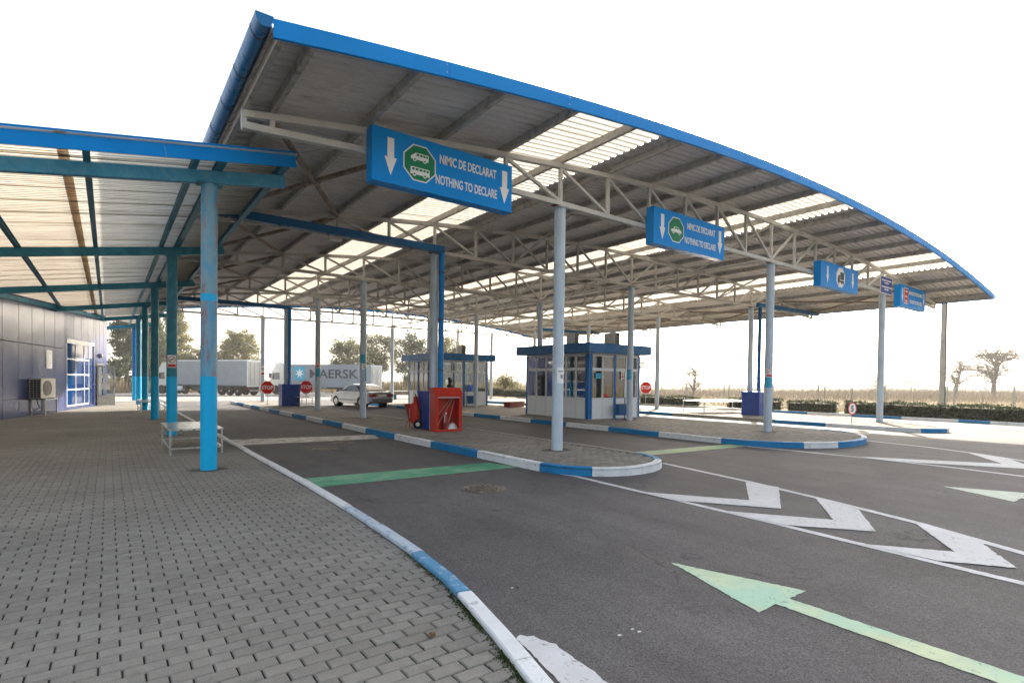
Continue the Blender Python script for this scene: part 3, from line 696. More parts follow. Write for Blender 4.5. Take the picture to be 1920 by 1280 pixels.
# drain ducts and downpipes
def duct(x0, x1, Y, zc_=5.49, ang=.0):
    b = MB(); b.bar(cp(x0, Y, zc_), cp(x1, Y, zc_+ang), .16, .2); d = b.build('drain_duct', M['duct'], can, bevel=.006)
    x = min(x0, x1)+.8
    while x < max(x0, x1)-.3:
        q = MB(); q.box(x-XC-.03, x-XC+.03, Y-23-.085, Y-23+.085, zc_-.115, zc_-.1); q.build('duct_hanger', M['darkm'], d); x += 1.2
for j in (1, 4):
    Y = TY[j]-.24
    duct(1.42, 8.05, Y, 5.49); duct(25.6, 31.9, Y, 5.49, .06)
    for X, mt in ((CR[0]+.12, 'pipe'), (CR[2]+.42, 'duct')):
        b = MB(); b.tube(cp(X, Y+.02, IZ), cp(X, Y+.02, 5.42), .085, n=20); p_ = b.build('downpipe', M[mt], can, 40)
        for z in (1.9, 3.4, 4.8):
            q = MB(); q.tube(cp(X, Y+.02, z), cp(X, Y+.02, z+.03), .092, n=20); q.box(X-XC-.02, X-XC+.02, Y-23+.1, Y-23+.25, z, z+.03); q.build('pipe_clip', M['darkm'], p_, 40)
# guy wire from the first truss to the walkway roof
b = MB(); b.tube(cp(4.1, 8.94, 5.9), cp(2.62, 9.98, 5.52), .008, n=6); b.build('guy_wire', M['galv'], can)
# pipe cover boxes
def cover_box(x, y, h, sx, sy, lab, rz=0, grp='pipe boxes'):
    t = thing('pipe_cover_box', lab, 'metal box', (x, y, IZ), rz, grp)
    b = MB(); b.box(-sx/2, sx/2, -sy/2, sy/2, 0, h); b.build('casing', M['box_blue'], t, bevel=.01)
    b = MB(); b.box(-sx/2-.012, sx/2+.012, -sy/2-.012, sy/2+.012, h-.05, h+.008); b.build('top_rim', M['box_blue'], t, bevel=.005)
cover_box(24.75+.55, 14.3, 1.13, .85, .85, 'blue metal box round the pipe foot beside the right hand table', R(8))
cover_box(8.03, 15.0, 1.16, .6, .75, 'purple blue metal box standing behind the red fire cabinet')
cover_box(8.0, 31.4, 1.18, .95, .75, 'dark blue metal box between the two left stop signs', R(0))
# roof lamps
for x, y, lab in ((5.65, 16.95, 'nearest of the small white lamps under the left skylight strip'), (5.86, 24.2, 'middle small white lamp under the left skylight strip'), (5.7, 31.2, 'farthest small white lamp under the left skylight strip')):
    t = thing('roof_lamp', lab, 'lamp', (x, y, 5.95), 0, 'lamps under the canopy roof')
    b = MB(); b.box(-.2, .2, -.09, .09, -.05, .02); b.build('housing', M['lamp'], t, bevel=.01)
    b = MB(); b.box(-.17, .17, -.07, .07, -.06, -.051); b.build('diffuser', M['print'], t)
    b = MB(); b.tube((0, 0, .02), (0, 0, ztop(x)+.05-5.95), .012, n=6); b.build('stem', M['galv'], t)
# ------------------------------------------------------------------ walkway canopy on the left
SL = .158
def zb1(x): return 4.94+(x-1.398)*SL
LY = [10.73+6.885*i for i in range(6)]
wc = thing('walkway_canopy', 'low lean-to canopy with teal posts and translucent ribbed roof along the building', 'canopy', (1.398, 27, 0))
def wp(x, y, z): return (x-1.398, y-27, z)
endx = [-6.2, -5.1, -3.56, -1.92, -.3, -.12]
for i, Y in enumerate(LY):
    zt = 4.92
    b = MB(); b.tube((0, 0, 1.62), (0, 0, zt), .129, n=32); cmt = M['rusty'] if i == 0 else M['teal'] if i < 5 else M['gutter']
    c = b.build('column', cmt, wc, 40, loc=wp(1.398, Y, 0))
    tag(c, 'pale blue column with flaking red rust patches' if i == 0 else None)
    b = MB(); b.tube((0, 0, -.02), (0, 0, 1.62), .131, n=32); b.build('painted_base', M['cyan'], c, 40)
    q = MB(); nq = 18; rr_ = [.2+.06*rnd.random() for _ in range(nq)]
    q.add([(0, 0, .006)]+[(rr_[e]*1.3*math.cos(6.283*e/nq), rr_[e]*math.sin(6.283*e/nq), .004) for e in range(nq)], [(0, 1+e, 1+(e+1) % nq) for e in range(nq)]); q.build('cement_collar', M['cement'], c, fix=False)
    if i == 0:
        b = MB(); b.tube((0, 0, 2.92), (0, 0, 3.04), .1305, n=32); b.build('paint_band', M['cyan'], c, 40)
    b = MB(); b.box(-.2, .2, -.12, .12, zt-.01, zt+.02); b.build('cap_plate', M['teal'], c)
    x1 = 2.62+.04*i
    b = MB(); p = (endx[i], Y, zb1(endx[i])+.11); q = (x1, Y, zb1(x1)+.11)
    b.bar(wp(*p), wp(*q), .012, .2)
    for dz in (-.1, .1): b.bar(wp(p[0], p[1], p[2]+dz), wp(q[0], q[1], q[2]+dz), .11, .014)
    b.bar(wp(p[0], p[1]-.055, p[2]), wp(q[0], q[1]-.055, q[2]), .006, .2)
    b.build('beam', M['teal_lit'] if i == 0 else M['teal'], wc)
def wallx(y): return -3.03+.2383*(y-26.7)
YF, YB = 9.98, 46.0
for x, w_ in ((-5.2, .09), (-3.6, .09), (-1.80, .09), (-.30, .09), (1.12, .09), (1.5, .12), (2.48, .1)):
    z = zb1(x)+.22+.055
    yb = YB if x > .2 else (x+3.03)/.2383+26.7+.0
    b = MB(); b.bar(wp(x, YF+.03, z), wp(x, min(yb, YB), z), .012, .11); 
    for dz in (-.05, .05): b.bar(wp(x+.03, YF+.03, z+dz), wp(x+.03, min(yb, YB), z+dz), w_, .012)
    b.build('purlin', M['teal'], wc)
# sheets: 0.92 m wide with lapped edges, ribs running across
def wsheet(xa, xb, y0, y1, mt, nm='roof_sheet', lift=0.):
    def xw(x, y): return max(x, wallx(y)-.25) if y > 22 else x
    vs = []; P_ = .118; n = int((y1-y0)/P_*6); xs = [xa+(xb-xa)*i/3 for i in range(4)]
    for q in range(n+1):
        y = y0+(y1-y0)*q/n; dz = .022*math.sin(2*math.pi*y/P_)
        for x in xs:
            X = xw(x, y); vs.append(wp(X, y, zb1(X)+.36+dz+lift))
    fs = [(q*4+i, q*4+i+1, q*4+i+5, q*4+i+4) for q in range(n) for i in range(3)]
    b = MB(); b.add(vs, fs); b.build(nm, M[mt], wc, 60, fix=False)
y = YF
s = 0
while y < YB-.1:
    y1 = min(y+.92, YB); lf = .003*(s % 2)
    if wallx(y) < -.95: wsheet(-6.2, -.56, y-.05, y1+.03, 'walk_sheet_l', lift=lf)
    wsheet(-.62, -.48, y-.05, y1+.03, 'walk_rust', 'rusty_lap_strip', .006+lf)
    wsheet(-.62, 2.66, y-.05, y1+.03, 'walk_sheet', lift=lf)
    y = y1; s += 1
for a, c in ((-6.2, -3.9), (-3.9, -1.6), (-1.6, .7), (.7, 2.63)):
    b = MB(); b.bar(wp(a+.002, YF, zb1(a)+.16+.125), wp(c-.002, YF, zb1(c)+.16+.125), .015, .26); b.bar(wp(a+.002, YF+.01, zb1(a)+.16+.26), wp(c-.002, YF+.01, zb1(c)+.16+.26), .045, .014)
    b.build('fascia_panel', M['fascia'], wc)
b = MB(); b.bar(wp(2.675, YF, zb1(2.67)+.39), wp(2.675, YB, zb1(2.67)+.39), .012, .09); b.build('edge_flashing', M['duct'], wc)
# wall plate beam along the slanted wall
b = MB(); b.bar(wp(wallx(20)+.02, 20, zb1(wallx(20))+.2), wp(wallx(38.6)+.02, 38.6, zb1(wallx(38.6))+.2), .1, .16); b.build('wall_plate', M['teal'], wc)
# ------------------------------------------------------------------ customs building on the left
WD = Vector((.2383, 1, 0)).normalized(); WN = Vector((WD.y, -WD.x, 0))    # along the wall, out of the wall
W0 = Vector((-3.03, 26.7, 0)); wrz = math.atan2(WD.y, WD.x)
bld = thing('customs_building', 'blue violet metal clad customs building with slanted wall under the walkway roof', 'building', W0, wrz)
# local frame: x along wall (away), -y out of the wall toward the lanes (rotated so that +y is into the building)
def ws(Y): return (Y-26.7)*math.hypot(.2383, 1)
pY = [12, 14.4, 16.8, 19.2, 21.6, 24.0, 25.3, 26.48, 27.79, 28.96, 30.15, 31.3, 32.42]
ZT = 4.86
def panel(s0, s1, z0, z1, nm='wall_panel', mt='panel'):
    b = MB(); b.box(s0+.013, s1-.013, -.03, .02, z0+.012, z1-.012); return b.build(nm, M[mt], bld, bevel=.006)
for a, c in zip(pY, pY[1:]):
    for z0, z1 in ((0, .7), (.7, 2.85), (2.85, ZT)): panel(ws(a), ws(c), z0, z1)
b = MB(); b.box(ws(12), ws(32.72), .02, .2, 0, ZT+.3); b.box(ws(32.72), ws(36.6), .02, .2, 3.2, ZT+.3); b.box(ws(32.72), ws(36.6), .02, .2, 0, .17); b.box(ws(36.6), ws(38.95), .02, .2, 0, ZT+.3)
b.box(ws(38.9), ws(38.95), .2, 9, 0, ZT+.3); b.box(ws(12), ws(38.95), .2, 9, ZT, ZT+.3); b.build('wall', M['seam'], bld)
panel(ws(32.42), ws(32.6), 0, ZT); panel(ws(32.6), ws(32.72), 0, ZT)
for a, c in zip((32.72, 33.65, 34.69, 35.69, 36.6), (33.65, 34.69, 35.69, 36.6)): panel(ws(a), ws(c), 3.36, ZT)
for a, c in ((36.6, 36.95), (36.95, 37.6), (37.6, 38.33), (38.33, 38.95)):
    panel(ws(a), ws(c), 2.3 if a > 36.7 and a < 38 else 0, ZT)
panel(ws(38.33), ws(38.94), 0, .1)
panel(ws(32.72), ws(36.6), 0, .17)
b = MB(); b.box(ws(32.72), ws(36.62), -.05, .02, 3.2, 3.36); b.build('window_head_trim', M['white'], bld, bevel=.006)
# window: recess with three by four panes, deep blue reveal at the far end
wi = MB(); s0, s1 = ws(32.76), ws(35.85); z0, z1 = .19, 3.17; cols = [s0, s0+(s1-s0)*.38, s0+(s1-s0)*.78, s1]; rows = [z0, .95, 1.66, 2.4, z1]
for x in cols: wi.box(x-.018, x+.018, -.03, .03, z0-.03, z1+.03)
for z in rows:
    for a, c in zip(cols, cols[1:]): wi.box(a+.03, c-.03, -.028, .028, z-.03, z+.03)
win = wi.build('window', M['white'], bld, bevel=.004)
for i, (a, c) in enumerate(zip(cols, cols[1:])):
    for z_, z2 in zip(rows, rows[1:]):
        b = MB(); b.box(a+.03, c-.03, -.006, .006, z_+.03, z2-.03); b.build('pane', M['glass_b'], win)
b = MB(); b.box(ws(35.9), ws(36.6), .6, .62, .17, 3.2); b.box(ws(32.72), ws(36.6), 1.6, 1.62, 0, 3.2); b.build('blue_reveal', M['box_blue'], bld)
b = MB(); b.box(ws(35.9), ws(36.55), .0, .01, .17, 3.2); b.build('pane', M['glass_b'], win)
# doorway and open door leaf, lamp, notice
b = MB(); b.box(ws(36.95), ws(37.03), -.04, .1, 0, 2.3); b.box(ws(38.25), ws(38.33), -.04, .1, 0, 2.3); b.box(ws(37.03), ws(38.25), -.04, .1, 2.2, 2.3); b.build('door_frame', M['darkm'], bld, bevel=.004)
b = MB(); b.box(ws(37.03), ws(38.25), .05, .06, 0, 2.2); b.build('doorway_glass', M['glass_b'], bld)
dl = MB(); dw = .80
for a, c in ((0, .07), (dw-.07, dw)): dl.box(a, c, -.025, .025, .02, 2.17)
for a, c in ((.02, .09), (.5, .56), (2.1, 2.17)): dl.box(.07, dw-.07, -.024, .024, a, c)
dl.box(.07, dw-.07, -.012, .012, .09, .5)
door = dl.build('door', M['alu'], bld, bevel=.003)
q = Vector((-.53, 37.36, 0))-W0; lx = q.dot(WD); ly = q.dot(Vector((-WD.y, WD.x, 0))); door.location = (lx, ly-.02, 0); door.rotation_euler = (0, 0, -wrz+R(1)); tag(door, 'white framed glass door standing wide open')
b = MB(); b.box(.07, dw-.07, -.005, .005, .56, 2.1); b.build('pane', M['glass'], door)
b = MB(); b.box(dw-.05, dw-.03, -.07, -.025, 1.0, 1.14); b.tube((dw-.04, -.07, 1.02), (dw-.16, -.07, 1.02), .01, n=6); b.build('handle', M['darkm'], door)
b = MB(); b.box(.2, .5, -.012, -.006, 1.5, 1.75); b.build('notice', M['print'], door); b = MB(); b.box(.16, .56, -.012, -.006, .9, 1.2); b.build('notice', M['print'], door)
t = thing('wall_lamp', 'small round lamp high on the building wall above the open door', 'lamp', W0+WD*ws(37.62)+WN*.04+Vector((0, 0, 2.72)), wrz)
b = MB(); b.lathe([(.12, 0), (.12, -.05), (.09, -.12), (.03, -.15)], ax='y', n=20); b.build('bowl', M['grey'], t, 40)
b = MB(); b.lathe([(.13, .01), (.13, -.02)], ax='y', n=20); b.build('back_plate', M['darkm'], t, 40)
t = thing('notice_board', 'tall white notice sheet fixed to the blue building wall', 'sign', W0+WD*ws(30.35)+WN*.035+Vector((0, 0, 1.9)), wrz)
b = MB(); b.box(0, .62, -.012, 0, 0, .8); b.build('board', M['print'], t, bevel=.003)
b = MB()
for i in range(9): b.box(.06, .2+.3*rnd.random(), -.014, -.0125, .08+i*.075, .095+i*.075)
b.build('printed_lines', M['grey'], t)
# outdoor air conditioner on a steel stand
def ac_unit(name, lab, loc, rz, sc_=1., grp=None, fanside=True):
    t = thing(name, lab, 'air conditioner', loc, rz, grp)
    W_, D_, H_ = .85*sc_, .34*sc_, .66*sc_
    b = MB(); b.box(-W_/2, W_/2, -D_/2, D_/2, .03, H_); b.build('casing', M['cream'], t, bevel=.02)
    b = MB(); b.lathe([(.25*sc_, 0), (.25*sc_, -.012), (.235*sc_, -.02), (.225*sc_, -.006)], (-.08*sc_, -D_/2, .35*sc_), 28, ax='y'); b.build('fan_ring', M['grey'], t, 30)
    b = MB()
    b.lathe([(.222*sc_, -.004), (.222*sc_, -.001)], (-.08*sc_, -D_/2, .35*sc_), 28, ax='y'); b.build('fan_opening', M['darkm'], t)
    b = MB()
    for i in range(1, 6):
        r = .042*i*sc_
        for q in range(20):
            a, c = q/20*6.283, (q+1)/20*6.283; b.bar((-.08*sc_+r*math.cos(a), -D_/2-.014, .35*sc_+r*math.sin(a)), (-.08*sc_+r*math.cos(c), -D_/2-.014, .35*sc_+r*math.sin(c)), .005, .005)
    for q in range(6):
        a = q/6*3.1416; b.bar((-.08*sc_-.22*sc_*math.cos(a), -D_/2-.018, .35*sc_-.22*sc_*math.sin(a)), (-.08*sc_+.22*sc_*math.cos(a), -D_/2-.018, .35*sc_+.22*sc_*math.sin(a)), .006, .006)
    b.build('fan_grille', M['grey'], t)
    b = MB()
    for r in range(8):
        for c in range(3): b.box(-W_/2-.004, -W_/2+.001, -D_/2+.04+c*(D_-.08)/3, -D_/2+.04+(c+.8)*(D_-.08)/3, .07+r*H_*.108, .07+(r+.78)*H_*.108)
    b.build('coil_vents', M['dark'], t)
    for s in (-1, 1):
        b = MB(); b.box(s*W_*.35-.03, s*W_*.35+.03, -D_/2-.01, D_/2+.01, 0, .03); b.build('foot', M['darkm'], t)
    return t
acx, acy = -2.12, 29.3
st = thing('steel_stand', 'small steel table under the air conditioner by the building wall', 'stand', (acx, acy, 0), wrz)
for sx in (-1, 1):
    for sy in (-1, 1):
        b = MB(); b.box(sx*.62-.02, sx*.62+.02, sy*.22-.02, sy*.22+.02, 0, .62); b.build('leg', M['galv'], st)
b = MB(); b.box(-.66, .66, -.25, .25, .62, .66); b.build('top', M['galv'], st, bevel=.004)
for sx in (-1, 1):
    b = MB(); b.box(sx*.62-.015, sx*.62+.015, -.2, .2, .1, .13); b.build('crossbar', M['galv'], st)
ac_unit('air_conditioner', 'cream air conditioner unit on a low steel stand by the building', (acx-.1*WD.x-.08*WD.x, acy-.18, .66), wrz+R(-8), 1.25)
b = MB(); P_ = [(-2.3, 29.0, .75), (-2.32, 29.1, .5), (-2.25, 29.2, .3), (-2.4, 29.25, .2), (-2.42, 29.2, .12)]
for a, c in zip(P_, P_[1:]): b.tube(a, c, .018, n=6)
tag(b.build('drain_hose', M['dark'], None, 40), 'black hose hanging below the wall air conditioner', 'hose')
# ------------------------------------------------------------------ inspection tables
def table(lab, x0, x1, y0, y1, z0, h, grp='inspection tables', rz=0, top='sheetalu'):
    cx_, cy_ = (x0+x1)/2, (y0+y1)/2; a, c = (x1-x0)/2, (y1-y0)/2
    t = thing('inspection_table', lab, 'table', (cx_, cy_, z0), rz, grp)
    b = MB(); b.box(-a, a, -c, c, h-.035, h); b.build('table_top', M[top], t, bevel=.006)
    for sx in (-1, 1):
        for sy in (-1, 1):
            b = MB(); b.box(sx*(a-.03)-.018, sx*(a-.03)+.018, sy*(c-.03)-.018, sy*(c-.03)+.018, 0, h-.035); b.build('leg', M['alu'], t)
    for sy in (-1, 1):
        b = MB(); b.bar((-a+.048, sy*(c-.03), .13), (a-.048, sy*(c-.03), .13), .025, .03); b.build('stretcher', M['alu'], t)
    for sx in (-1, 1):
        b = MB(); b.bar((sx*(a-.03), -c+.048, .13), (sx*(a-.03), c-.048, .13), .025, .03); b.build('stretcher', M['alu'], t)
    return t
table('low aluminium inspection table behind the rust streaked column', .98, 1.98, 13.03, 15.15, 0, .53)
table('low aluminium inspection table near the far end of the walkway', 1.1, 2.05, 28.7, 31.9, 0, .52)
table('bright aluminium inspection table standing in the sun left of the right hand box', 24.5, 27.9, 15.9, 17.6, IZ, .6, rz=R(-16))
table('low inspection table beside the second stop sign', 8.2, 9.2, 29.75, 31.2, IZ, .5)
table('pale inspection table beyond the silver car, next to booth', 17.3, 20.8, 40.2, 41.3, gz(0, 40), .75)
tag(MB().box(-.35, .35, -.3, .3, 0, .5).build('crate', M['teal_bin'], None, loc=(17.9, 40.2, gz(0, 40)), bevel=.01), 'teal crate standing at the pale table beyond the silver car', 'crate')
# ------------------------------------------------------------------ hanging lane signs
def arrow(b, x, zt, zb, w_, y):
    zm = zb+(zt-zb)*.48
    b.prism([(x-w_*.27, zt), (x-w_*.27, zm), (x-w_*.5, zm), (x, zb), (x+w_*.5, zm), (x+w_*.27, zm), (x+w_*.27, zt)], y-.004, y, 'y')
def octa(r, cx_, cz_): return [(cx_+r*math.cos(R(22.5+45*i)), cz_+r*math.sin(R(22.5+45*i))) for i in range(8)]
def flat(nm, pts, y, mt, par, th=.003):
    b = MB(); b.prism(pts, y-th, y, 'y'); return b.build(nm, mt, par)
def disc(cx_, cz_, r, n=12): return [(cx_+r*math.cos(6.283*i/n), cz_+r*math.sin(6.283*i/n)) for i in range(n)]
def lanesign(lab, x0, x1, z0, z1, y=8.62, d=.24):
    t = thing('lane_sign', lab, 'sign', (x0, y, z0), 0, 'blue lane signs hanging from the front truss')
    b = MB(); b.box(0, x1-x0, 0, d, 0, z1-z0); b.build('sign_box', M['sign_blue'], t, bevel=.008)
    for x in (.5, x1-x0-.5):
        b = MB(); b.box(x-.02, x+.02, d+.001, d+.06, (z1-z0)*.45, (z1-z0)+.0); b.build('bracket', M['galv'], t)
    return t
def car_icon(t, cx_, cz_, s, mt, dk):
    flat('car_symbol', [(cx_+s*a, cz_+s*c) for a, c in ((-1, -.25), (-1.02, .05), (-.62, .12), (-.35, .42), (.35, .44), (.72, .14), (1, .05), (1.02, -.22), (.9, -.28))], -.006, mt, t)
    flat('car_symbol_window', [(cx_+s*a, cz_+s*c) for a, c in ((-.45, .14), (-.26, .35), (-.02, .36), (-.02, .14))], -.010, dk, t)
    flat('car_symbol_window', [(cx_+s*a, cz_+s*c) for a, c in ((.05, .14), (.05, .36), (.3, .36), (.5, .14))], -.010, dk, t)
    for q in (-.6, .6):
        flat('car_symbol_wheel', disc(cx_+s*q, cz_-s*.3, s*.19), -.010, mt, t); flat('car_symbol_hub', disc(cx_+s*q, cz_-s*.3, s*.08), -.014, dk, t)
def bus_icon(t, cx_, cz_, s, mt, dk, van):
    sh = [(-1.05, -.28), (-1.05, .0), (-.55, .38), (-.4, .42), (1, .42), (1.0, -.3)] if van else [(-1.05, -.3), (-1.0, .36), (-.9, .42), (1.05, .42), (1.08, -.3)]
    flat('bus_symbol', [(cx_+s*a, cz_+s*c) for a, c in sh], -.006, mt, t)
    ws_ = [(-.42, -.12), (-.02, .28), (.36, .62), (.7, .9)] if van else [(-.85, -.58), (-.48, -.16), (-.06, .26), (.36, .62), (.72, .96)]
    for a, c in ws_: flat('bus_symbol_window', [(cx_+s*a, cz_+s*.1), (cx_+s*c, cz_+s*.1), (cx_+s*c, cz_+s*.32), (cx_+s*a, cz_+s*.32)], -.010, dk, t)
    for q in (-.62, .55):
        flat('bus_symbol_wheel', disc(cx_+s*q, cz_-s*.3, s*.2), -.010, mt, t); flat('bus_symbol_hub', disc(cx_+s*q, cz_-s*.3, s*.1), -.014, dk, t)
WP, GR = M['print'], M['green']
FR = (R(90), 0, 0)
def line2(t, s1, s2, x1, x2, z1, z2, sz, sx):
    text('lettering', s1, WP, t, (x1, -.005, z1), FR, sz, off=.003, wd=sx[0], ht=sz); text('lettering', s2, WP, t, (x2, -.005, z2), FR, sz, off=.003, wd=sx[1], ht=sz)
t = lanesign('large blue hanging sign nearest the camera with van and bus symbols', 3.47, 6.33, 4.89, 5.79)
b = MB(); arrow(b, .33, .76, .14, .22, 0); b.build('arrow', WP, t)
b = MB(); arrow(b, 2.68, .76, .14, .22, 0); b.build('arrow', WP, t)
flat('symbol_border', octa(.335, .87, .46), 0, WP, t); flat('symbol_plate', octa(.312, .87, .46), -.003, GR, t)
bus_icon(t, .87, .56, .165, WP, GR, True); bus_icon(t, .87, .31, .175, WP, GR, False)
line2(t, 'NIMIC DE DECLARAT', 'NOTHING TO DECLARE', 1.26, 1.18, .56, .19, .165, (1.22, 1.32))
t = lanesign('blue hanging sign with a green octagon and white car symbol', 10.6, 13.6, 4.99, 5.89)
b = MB(); arrow(b, .33, .76, .14, .22, 0); b.build('arrow', WP, t)
b = MB(); arrow(b, 2.78, .76, .14, .22, 0); b.build('arrow', WP, t)
flat('symbol_border', octa(.335, .87, .46), 0, WP, t); flat('symbol_plate', octa(.31, .87, .46), -.003, GR, t)
car_icon(t, .87, .45, .2, WP, GR)
line2(t, 'NIMIC DE DECLARAT', 'NOTHING TO DECLARE', 1.32, 1.22, .56, .19, .165, (1.22, 1.36))
t = lanesign('blue hanging sign with two arrows and a white octagon showing a lorry', 19.3, 22.25, 4.97, 5.82)
for x in (.5, 2.5):
    b = MB(); arrow(b, x, .7, .14, .2, 0); b.build('arrow', WP, t)
flat('symbol_border', octa(.37, 1.5, .43), 0, WP, t); flat('symbol_rim', octa(.345, 1.5, .43), -.003, M['galv'], t); flat('symbol_plate', octa(.335, 1.5, .43), -.006, WP, t)
flat('lorry_symbol', [(1.45, .36), (1.74, .36), (1.74, .62), (1.45, .62)], -.009, M['black'], t); flat('lorry_symbol_cab', [(1.26, .3), (1.42, .3), (1.42, .5), (1.32, .52), (1.26, .4)], -.009, M['black'], t)
flat('lorry_symbol_frame', [(1.26, .27), (1.74, .27), (1.74, .33), (1.26, .33)], -.009, M['black'], t)
for x in (1.33, 1.55, 1.68): flat('lorry_symbol_wheel', disc(x, .25, .045), -.013, M['black'], t)
t = lanesign('rightmost blue hanging sign with a red panel of symbols', 26.4, 29.35, 4.93, 5.83)
for x in (.22, 2.72):
    b = MB(); arrow(b, x, .76, .2, .18, 0); b.build('arrow', WP, t)
flat('red_panel', [(.4, .14), (.86, .14), (.86, .8), (.4, .8)], 0, M['print'], t); flat('red_panel', [(.43, .17), (.83, .17), (.83, .77), (.43, .77)], -.003, M['sred'], t)
car_icon(t, .63, .66, .12, WP, M['sred']); bus_icon(t, .63, .45, .12, WP, M['sred'], True); bus_icon(t, .63, .26, .12, WP, M['sred'], False)
line2(t, 'BUNURI DE DECLARAT', 'GOODS TO DECLARE', .95, 1.05, .56, .2, .15, (1.6, 1.4))
t = thing('small_sign', 'small navy blue sign fixed to the truss above the right column', 'sign', (24.62, 8.72, 5.3))
b = MB(); b.box(0, 1.13, 0, .03, 0, .68); b.build('plate', M['print'], t, bevel=.003)
b = MB(); b.box(.02, 1.11, -.004, 0, .02, .66); b.build('face', M['navy'], t)
b = MB()
for z, a, c in ((.5, .12, 1.0), (.4, .36, .74), (.24, .1, 1.04), (.14, .38, .74)):
    x = a
    while x < c: w_ = rnd.uniform(.035, .06); b.box(x, x+w_, -.007, -.0045, z, z+.055); x += w_+.02
b.build('lettering', WP, t)
# ------------------------------------------------------------------ stop signs and speed sign
def oct_y(r): return [(r*math.cos(R(22.5+45*i)), r*math.sin(R(22.5+45*i))) for i in range(8)]
def stop(x, y, z, h, r, lab, rz=R(-24)):
    t = thing('stop_sign', lab, 'stop sign', (x, y, z), rz, 'red octagonal stop signs')
    b = MB(); b.tube((0, .02, 0), (0, .02, h+.1), .018, n=10); b.build('post', M['galv'], t, 40)
    b = MB(); b.prism([(a, c+h) for a, c in oct_y(r)], -.012, 0, 'y'); b.build('plate', M['print'], t)
    b = MB(); b.prism([(a, c+h) for a, c in oct_y(r*.93)], -.016, -.0125, 'y'); f = b.build('face', M['sred'], t)
    q = text('lettering', 'STOP', WP, t, (-r*.76, -.017, h-r*.27), FR, r*.78, off=.006, wd=r*1.52, ht=r*.56)
    b = MB(); b.lathe([(.14, 0), (.14, .01), (.03, .03)], n=16); b.build('foot', M['darkm'], t, 30)
stop(7.31, 33.4, IZ, 1.07-IZ, .40, 'stop sign furthest left, in front of the grey trailer')
stop(9.25, 32.6, IZ, 1.12-IZ, .40, 'stop sign beside the dark blue box, in front of the container lorry')
stop(26.2, 21.7, IZ, 1.31-IZ, .40, 'stop sign standing right of the big booth')
t = thing('speed_sign', 'small round white sign with number 5 and red rim on a short post', 'speed sign', (22.95, 9.0, IZ), R(-12))
b = MB(); b.tube((0, .015, 0), (0, .015, 1.35), .016, n=8); b.build('post', M['galv'], t)
b = MB(); b.lathe([(.25, -.012), (.25, 0)], (0, 0, .6), 28, ax='y'); b.build('rim', M['sred'], t)
b = MB(); b.lathe([(.205, -.016), (.205, -.0125)], (0, 0, .6), 28, ax='y'); b.build('face', WP, t)
text('number', '5', M['black'], t, (-.08, -.017, .48), FR, .34, off=.012, wd=.14, ht=.24)
# stickers on columns
def sticker(X, Y, r, z, h, wdt, kind_, lab, ang):
    """printed sheet bent round a column"""
    t = thing('no_smoking_sign' if kind_ == 'ns' else 'notice', lab, 'sign' if kind_ == 'ns' else 'notice', (X, Y, z))
    a0 = math.atan2(-Y, -X)+R(ang); da = wdt/r/2; n = 8
    def patch(nm, u0, u1, z0, z1, mt, lift):
        b = MB(); vs = []
        for i in range(n+1):
            a = a0+(u0+(u1-u0)*i/n)*da
            vs += [((r+lift)*math.cos(a), (r+lift)*math.sin(a), z0), ((r+lift)*math.cos(a), (r+lift)*math.sin(a), z1)]
        b.add(vs, [(2*i, 2*i+2, 2*i+3, 2*i+1) for i in range(n)]); return b.build(nm, mt, t, fix=False)
    def ringp(nm, r0, r1, zc_, mt, lift):
        b = MB(); vs = []; q = 20
        for i in range(q):
            for rr in (r0, r1):
                u = rr*math.cos(6.283*i/q); v = rr*math.sin(6.283*i/q); a = a0+u/r
                vs.append(((r+lift)*math.cos(a), (r+lift)*math.sin(a), zc_+v))
        b.add(vs, [(2*i, 2*i+1, (2*i+3) % (2*q), (2*i+2) % (2*q)) for i in range(q)]); b.build(nm, mt, t, fix=False)
    if kind_ == 'ns':
        patch('sheet', -1, 1, 0, h, WP, .003); patch('red_text_band', -.85, .85, h*.05, h*.27, M['sred'], .005)
        ringp('prohibition_ring', wdt*.34, wdt*.42, h*.64, M['sred'], .005)
        b = MB()
        for s, mt in ((1, 0), ): 
            vs = []
            for i in range(7):
                u = -wdt*.27+wdt*.54*i/6; a = a0+u/r
                for dv in (-.009, .009): vs.append(((r+.006)*math.cos(a), (r+.006)*math.sin(a), h*.64+u*s+dv))
            b.add(vs, [(2*i, 2*i+2, 2*i+3, 2*i+1) for i in range(6)])
        b.build('slash', M['black'], t, fix=False)
        patch('cigarette_symbol', -.5, .4, h*.62, h*.67, M['black'], .0045)
    else:
        patch('sheet', -1, 1, 0, h, kind_, .003)
        if kind_ is WP: patch('printed_picture', -.1, .7, h*.3, h*.55, M['grey'], .005); patch('printed_text', -.7, .8, h*.72, h*.8, M['grey'], .005)
    return t
sticker(1.398, 17.615, .129, 1.86, .34, .22, 'ns', 'no smoking sign on the second teal column', 0)
sticker(16.655, 8.94, .122, 1.83, .27, .2, 'ns', 'no smoking sign on the column at the tip of the middle island', 12)
sticker(16.655, 8.94, .122, 1.5, .32, .26, M['mblue'], 'light blue notice below the no smoking sign on the middle island column', -10)
sticker(7.87, 8.94, .122, 1.57, .34, .16, WP, 'white printed sheet taped to the front column of the first island', 30)
sticker(7.87, 20.254, .122, 1.55, .5, .12, M['mblue'], 'lower light blue notice on the column behind the silver car', 60)
sticker(7.87, 20.254, .122, 1.97, .24, .16, WP, 'white notice between two blue ones on the column behind the silver car', 10)
sticker(7.87, 20.254, .122, 2.22, .34, .2, M['mblue'], 'upper light blue notice on the column behind the silver car', -10)
